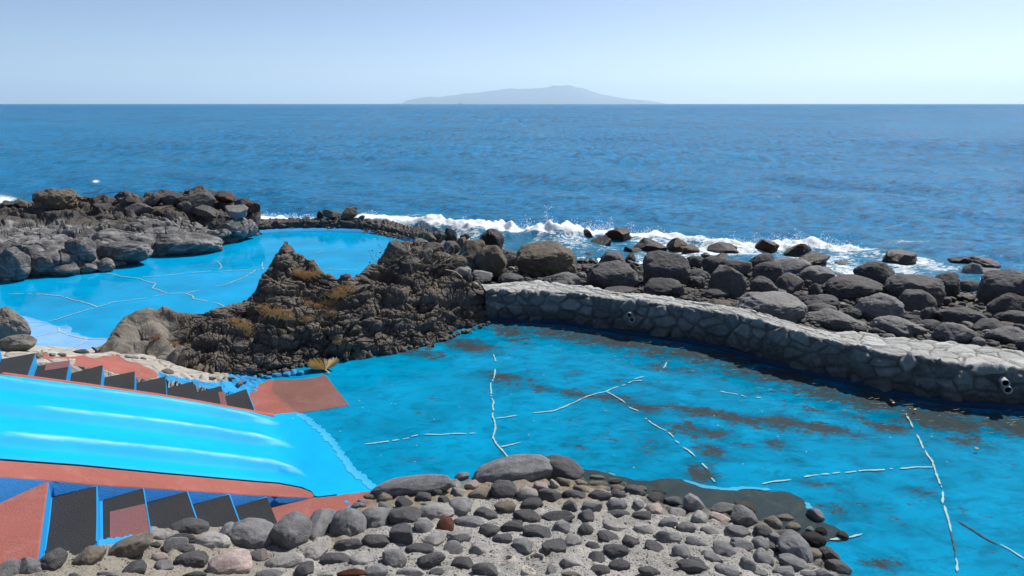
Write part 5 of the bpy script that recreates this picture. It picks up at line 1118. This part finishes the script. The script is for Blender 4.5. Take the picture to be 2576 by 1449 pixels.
# ================= island, ship, haze =================
isl=np.array([(960,262.5)]+[tuple(T('l',[p])[0]) for p in [(80,262),(95,242),(160,228),(240,212),(300,207),(340,200),(370,207),(440,205),(500,193),(560,190),(610,180),(650,172),(720,172),(800,163),(860,153),(1000,138),(1100,134),(1200,130),(1340,125),(1430,115),(1450,105),(1480,98),(1540,104),(1580,98),(1610,96),(1650,102),(1690,120),(1720,118),(1780,135),(1880,172),(2000,200),(2100,214),(2180,225),(2300,235),(2400,245),(2490,262)]]+[(1690,262.5)],float)
xi=np.linspace(990,1672,260); yi=np.interp(xi,isl[:,0],isl[:,1]); ridgeP=PY(xi,yi,40000.); m=26; t=np.linspace(0,1,m)
PP=np.zeros((260,m*2-1,3)); 
for j in range(m*2-1):
    s=j/(m-1); f_=s if s<=1 else 2-s; PP[:,j]=ridgeP; PP[:,j,1]+= (s-1)*6000; PP[:,j,0]*=(40000+(s-1)*6000)/40000
    PP[:,j,2]=SEA-2+(ridgeP[:,2]-SEA)*(f_**.8 if s<=1 else f_)
nz=fbm(PP/1300.,4,3)*110; PP[...,2]+=nz*np.clip((PP[...,2]-40)/800,0,1)*(np.abs(np.arange(m*2-1)-(m-1))>1)[None]
isle=mesh_np('island',PP.reshape(-1,3),grid_faces(260,m*2-1)[:,::-1],M['island'],None,True); tag(isle,kind='structure')
# cargo ship near the horizon, 7 km away
sp=PY(1157.,261.,7000.); sx,sy=sp[0],7000.
ship=empty('ship',(sx,sy,SEA),'tiny dark ship on the horizon before the left slope of the island','ship')
def boxm(name,parent,lo,hi,mat,taper=0):
    bm=bmesh.new(); bmesh.ops.create_cube(bm,size=1); c=[(a+b)/2 for a,b in zip(lo,hi)]; s=[b-a for a,b in zip(lo,hi)]
    for v in bm.verts:
        q=1-taper*(.5-v.co.z) ; v.co=Vector((v.co.x*s[0]*q+c[0],v.co.y*s[1]*q+c[1],v.co.z*s[2]+c[2]))
    me=bpy.data.meshes.new(name); bm.to_mesh(me); bm.free(); me.materials.append(mat); o=bpy.data.objects.new(name,me); COL.objects.link(o); o.parent=parent; return o
ship.scale=(.62,.62,.62)
boxm('hull',ship,(-32,-6,-2),(32,6,9),M['ship'],.15); boxm('bridge',ship,(14,-5,9.1),(26,5,18),M['ship']); boxm('funnel',ship,(18,-2,18.1),(22,2,23),M['ship']); boxm('crane',ship,(-14,-1.5,9.1),(-11,1.5,19),M['ship'])
# haze
bm=bmesh.new(); bmesh.ops.create_cube(bm,size=1)
for v in bm.verts: v.co=Vector((v.co.x*110000,v.co.y*56000+26500,(-6 if v.co.z<0 else 1250)))
me=bpy.data.meshes.new('haze'); bm.to_mesh(me); bm.free(); hz=bpy.data.objects.new('haze',me); COL.objects.link(hz); tag(hz,kind='stuff')
hm,nt=newmat('haze_air'); o_=nt.nodes.new('ShaderNodeOutputMaterial'); pv=nt.nodes.new('ShaderNodeVolumePrincipled'); pv.inputs['Color'].default_value=(.70,.88,1.,1); pv.inputs['Density'].default_value=HAZE if 'HAZE' in globals() else 3.3e-5; pv.inputs['Anisotropy'].default_value=.3
nt.links.new(pv.outputs[0],o_.inputs['Volume']); me.materials.append(hm)
# ================= plants and litter =================
def tuft(px,py,sz,seed,label):
    P=hit(px,py,('out',),zfloor=0.)
    r=np.random.default_rng(seed); V=[];Fc=[];sz*=.85; n=int(150*sz)
    for i in range(n):
        b=P+np.array([r.normal()*.09*sz,r.normal()*.06*sz,-.02+r.uniform(-.03,.05)]); a=r.uniform(0,6.28); L_=r.uniform(.07,.17)*min(1.2,.7+sz*.4)
        dr=np.array([math.cos(a)*.8,math.sin(a)*.6-.35,.55+.4*r.random()]); dr/=np.linalg.norm(dr); w=np.cross(dr,[0,1,.3]); w=w/np.linalg.norm(w)*r.uniform(.003,.006)
        k=len(V); mdl=b+dr*L_*.6; tip=b+dr*L_+np.array([0,0,-.03]); V+=[b-w,b+w,mdl+w*.8,mdl-w*.8,tip]; Fc+=[(k,k+1,k+2,k+3),(k+3,k+2,k+4)]
    V=np.array(V)-P; o=poly_mesh('grass_tuft',V,Fc,M['straw']); o.location=P; tag(o,label,'grass tuft','dry grass tufts on the lava outcrop')
for i,(x,y,s,l) in enumerate([(776,694,1.5,'green-tinged straw tuft just below the outcrop peak'),(740,688,.8,'small dry tuft left of the green-tinged tuft below the peak'),(662,775,.7,'small dry tuft on the left shoulder of the outcrop'),(690,788,1.5,'wide golden tuft low on the slope left of the outcrop middle'),(716,797,1.1,'golden tuft directly right of the wide golden one'),(612,822,1.2,'dry tuft on the low left slope above the steps'),(590,810,.8,'thin dry tuft left of the tuft above the steps'),
  (768,768,1.2,'dry tuft in the crack below the peak'),(800,775,1.,'dry tuft right of the crack tuft'),(825,762,1.3,'orange-brown tuft on the saddle slope'),(852,742,1.5,'largest orange-brown tuft just under the saddle'),(868,728,1.2,'orange tuft against the saddle beside the small black knob'),(768,805,.9,'faint dry tuft mid slope above the cracked foot'),(835,790,.7,'little dry tuft under the orange saddle tufts'),(440,868,.5,'tiny straw tuft at the foot of the folded lava'),(625,838,.7,'tiny straw tuft halfway down the cracked slope'),(395,850,.5,'tiny straw tuft in a fold of the smooth lava'),(855,862,.6,'tiny tuft near the pool foot of the outcrop')]): tuft(x,y,s,i+40,l)
# bare bush
r=np.random.default_rng(4)
def tube(V,Fc,a,b,ra,rb):
    d=b-a; d/=np.linalg.norm(d)+1e-9; x=np.cross(d,[.3,.2,1]); x/=np.linalg.norm(x)+1e-9; y=np.cross(d,x); k=len(V)
    for p,rr in ((a,ra),(b,rb)):
        for t_ in (0,2.09,4.19): V.append(p+(x*math.cos(t_)+y*math.sin(t_))*rr)
    for j in range(3): Fc.append((k+j,k+(j+1)%3,k+3+(j+1)%3,k+3+j))
BV_,BF_=[],[]; LV,LF_=[],[]
def grow(p,dr,L_,rad,lev):
    n=4; 
    for i in range(n):
        dr=dr+r.normal(size=3)*.16+np.array([0,0,.04]); dr/=np.linalg.norm(dr); q=p+dr*L_/n; tube(BV_,BF_,p,q,rad,rad*.85); p=q; rad*=.85
        if lev>0 and r.random()<.85:
            s=dr+r.normal(size=3)*np.array([.7,.4,.5]); s/=np.linalg.norm(s); grow(p,s,L_*r.uniform(.45,.75),rad*.7,lev-1)
        elif lev==0 and r.random()<.5:
            k=len(LV); w=r.normal(size=3)*.012; u=dr*.03; LV.extend([p,p+w+u*.5,p+u*1.2,p-w+u*.5]); LF_.append((k,k+1,k+2,k+3))
def K(x,y,Y): px,py=T('k',[(x,y)])[0]; return PY(float(px),float(py),Y)
bush=empty('bare_bush',tuple(hit(1062,650,('out','ground'))),'bare straw-coloured bush sprawling over the dark rocks at the right end of the outcrop','bush')
Yb=float(bush.location.y)-.45
main=[[(1080,700),(1040,620),(960,570),(880,540),(800,560),(720,590),(640,640),(560,660)],[(880,540),(840,470),(790,330)],[(880,540),(920,640),(960,700)],[(1260,730),(1190,640),(1120,570),(1080,470)],[(1260,740),(1330,680),(1420,620),(1440,540)],[(1260,740),(1160,700),(1060,730)],[(1420,740),(1480,660),(1570,570)],[(900,540),(980,480),(1040,420)],[(700,620),(600,620),(520,620)],[(680,690),(560,730),(450,720)]]
for j,L_ in enumerate(main):
    P=[K(x,y,Yb+r.normal()*.05-.0*y) for x,y in L_]; P=resample(np.array(P),len(P)*3)
    for i in range(len(P)-1): 
        ra=.012*(1-i/len(P))+.004; tube(BV_,BF_,P[i],P[i+1],ra,ra*.95)
        if i%2==0: 
            dr=P[i+1]-P[i]; dr/=np.linalg.norm(dr); s=dr+r.normal(size=3)*np.array([.6,.4,.5])+[0,0,.15]; s/=np.linalg.norm(s); grow(P[i],s,r.uniform(.25,.5),.005,1)
poly_mesh('branches',np.array(BV_),BF_,M['twig'],bush); poly_mesh('leaves',np.array(LV),LF_,M['leaf'],bush)
def litter(name,path,Y,ra,mat,label,cat,z=None,group=None):
    V=[];Fc=[]; px=T(path[0],path[1]); P=PY(px[:,0],px[:,1],Y) if z is None else PZ(px[:,0],px[:,1],z); P=resample(P,len(P)*3)
    for i in range(len(P)-1): tube(V,Fc,P[i],P[i+1],ra,ra)
    c=P[0].copy(); o=poly_mesh(name,np.array(V)-c,Fc,mat); o.location=c; tag(o,label,cat,group); return o
Pq=hit(1130,690,('out','ground')); litter('twig',('k',[(1410,768),(1500,785),(1560,800),(1610,840),(1660,880),(1665,925)]),float(Pq[1])-.35,.011,M['twig'],'long pale curved twig lying on rocks right of the bare bush','twig')
# fan-shaped dead palm leaf
pc=PZ(*T('j',[(1370,590)])[0],.05); palm=empty('palm_leaf',tuple(pc),'dry golden fan palm leaf lying at the pool edge below the outcrop','palm leaf')
V=[pc];Fc=[]
for a0,a1,nn_,LL in ((190,98,34,.27),(94,32,22,.22)):
    pv=None
    for i in range(nn_+1):
        t=i/nn_; a=math.radians(a0+(a1-a0)*t); zz=.035*(1 if i%2 else -1); L_=LL*(1.05 if i%2 else .95)*(.82+.25*math.sin(math.pi*t))*(1+.08*math.sin(i*1.9)); up=.07+.04*math.sin(3*t)
        d1=np.array([math.cos(a)*1.2,math.sin(a)*1.1,0]); k=len(V); V+=[pc+d1*L_*.55+[0,0,up*.5+zz*.6],pc+d1*L_+[0,0,up+zz]]
        if pv is not None: Fc+=[(0,pv,k),(pv,pv+1,k+1,k)] if not (i%6==5) else [(0,pv,k)]
        pv=k
poly_mesh('blade',np.array(V),Fc,M['palm'],palm)
V=[];Fc=[]; tube(V,Fc,pc,pc+np.array([.10,-.10,-.02]),.012,.009); poly_mesh('stalk',np.array(V),Fc,M['palm'],palm)
# straws floating on the right pool
r=np.random.default_rng(9); V=[];Fc=[]
spots=[(T('i',[(370,10)])[0],.9)]
for i in range(110):
    x=r.uniform(1270,2576); y=np.interp(x,WF[:,0],WF[:,1])+abs(r.normal())*34+14; P=PZ(x,y,.034); a=r.uniform(-.5,.5); L_=r.uniform(.015,.06); dr=np.array([math.cos(a),math.sin(a),0])*L_; w=np.array([-math.sin(a),math.cos(a),0])*.0022; k=len(V); V+=[P-dr-w,P-dr+w,P+dr+w+[0,0,.004],P+dr-w+[0,0,.004]]; Fc.append((k,k+1,k+2,k+3))
for i in range(90):
    x=r.uniform(620,2576); y=r.uniform(900,1400); P=PZ(x,y,.034)
    if y<np.interp(x,WF[:,0],WF[:,1])+20 or x<1250 and y<960 or y>1180: continue
    s=r.uniform(.003,.007); k=len(V); V+=[P+[-s*2,-s,0],P+[s*2,-s,0],P+[s,s,0.002],P+[-s,s,0.002]]; Fc.append((k,k+1,k+2,k+3))
o=poly_mesh('floating_straw',np.array(V),Fc,M['pale']); tag(o,kind='stuff'); o['label']='scattered straws and plant bits floating on the right pool'
litter('leaf',('m',[(960,835),(985,850),(1005,880)]),0,.02,M['straw'],'yellow dead leaf floating by the shaded wall foot','leaf',z=.05)
litter('leaf',('m',[(1250,950),(1275,960)]),0,.022,M['straw'],'small yellow leaf beside the long crack at the wall','leaf',z=.05)
litter('leaf',('h',[(1518,512),(1545,516)]),0,.018,M['pale'],'pale pink leaf floating alone in the right part of the pool','leaf',z=.05)
# ================= camera, light, sky =================
cam=bpy.data.cameras.new('camera'); cam.sensor_width=36; cam.lens=F/2576*36; cam.clip_start=.1; cam.clip_end=130000
co=bpy.data.objects.new('camera',cam); COL.objects.link(co); co.location=(0,0,H); co.rotation_euler=(math.pi/2-PITCH,0,0); SC.camera=co
SUN_EL,SUN_AZ=math.radians(50),math.radians(46)      # azimuth to the right of the view direction (+Y)
sv=Vector((math.sin(SUN_AZ)*math.cos(SUN_EL),math.cos(SUN_AZ)*math.cos(SUN_EL),math.sin(SUN_EL)))
sl_=bpy.data.lights.new('sun','SUN'); sl_.energy=5.0; sl_.angle=math.radians(.5); sl_.color=(1,.955,.89); so=bpy.data.objects.new('sun',sl_); COL.objects.link(so); so.rotation_euler=sv.to_track_quat('Z','Y').to_euler()
w=bpy.data.worlds.new('World'); SC.world=w; w.use_nodes=True; nt=w.node_tree; bg=nt.nodes['Background']; sky=nt.nodes.new('ShaderNodeTexSky'); sky.sky_type='NISHITA'; sky.sun_disc=False; sky.sun_elevation=SUN_EL; sky.sun_rotation=SUN_AZ
sky.air_density=.5; sky.dust_density=.7; sky.ozone_density=.8; sky.altitude=0
nt.links.new(sky.outputs[0],bg.inputs[0]); bg.inputs[1].default_value=.118
vs=SC.view_settings; vs.view_transform='Standard'; vs.look='None'; vs.exposure=.25; vs.gamma=1; vs.use_curve_mapping=False
SC.cycles.max_bounces=8; SC.cycles.transparent_max_bounces=12; SC.cycles.volume_bounces=1; SC.cycles.use_denoising=True
SC.cycles.caustics_reflective=False; SC.cycles.caustics_refractive=False
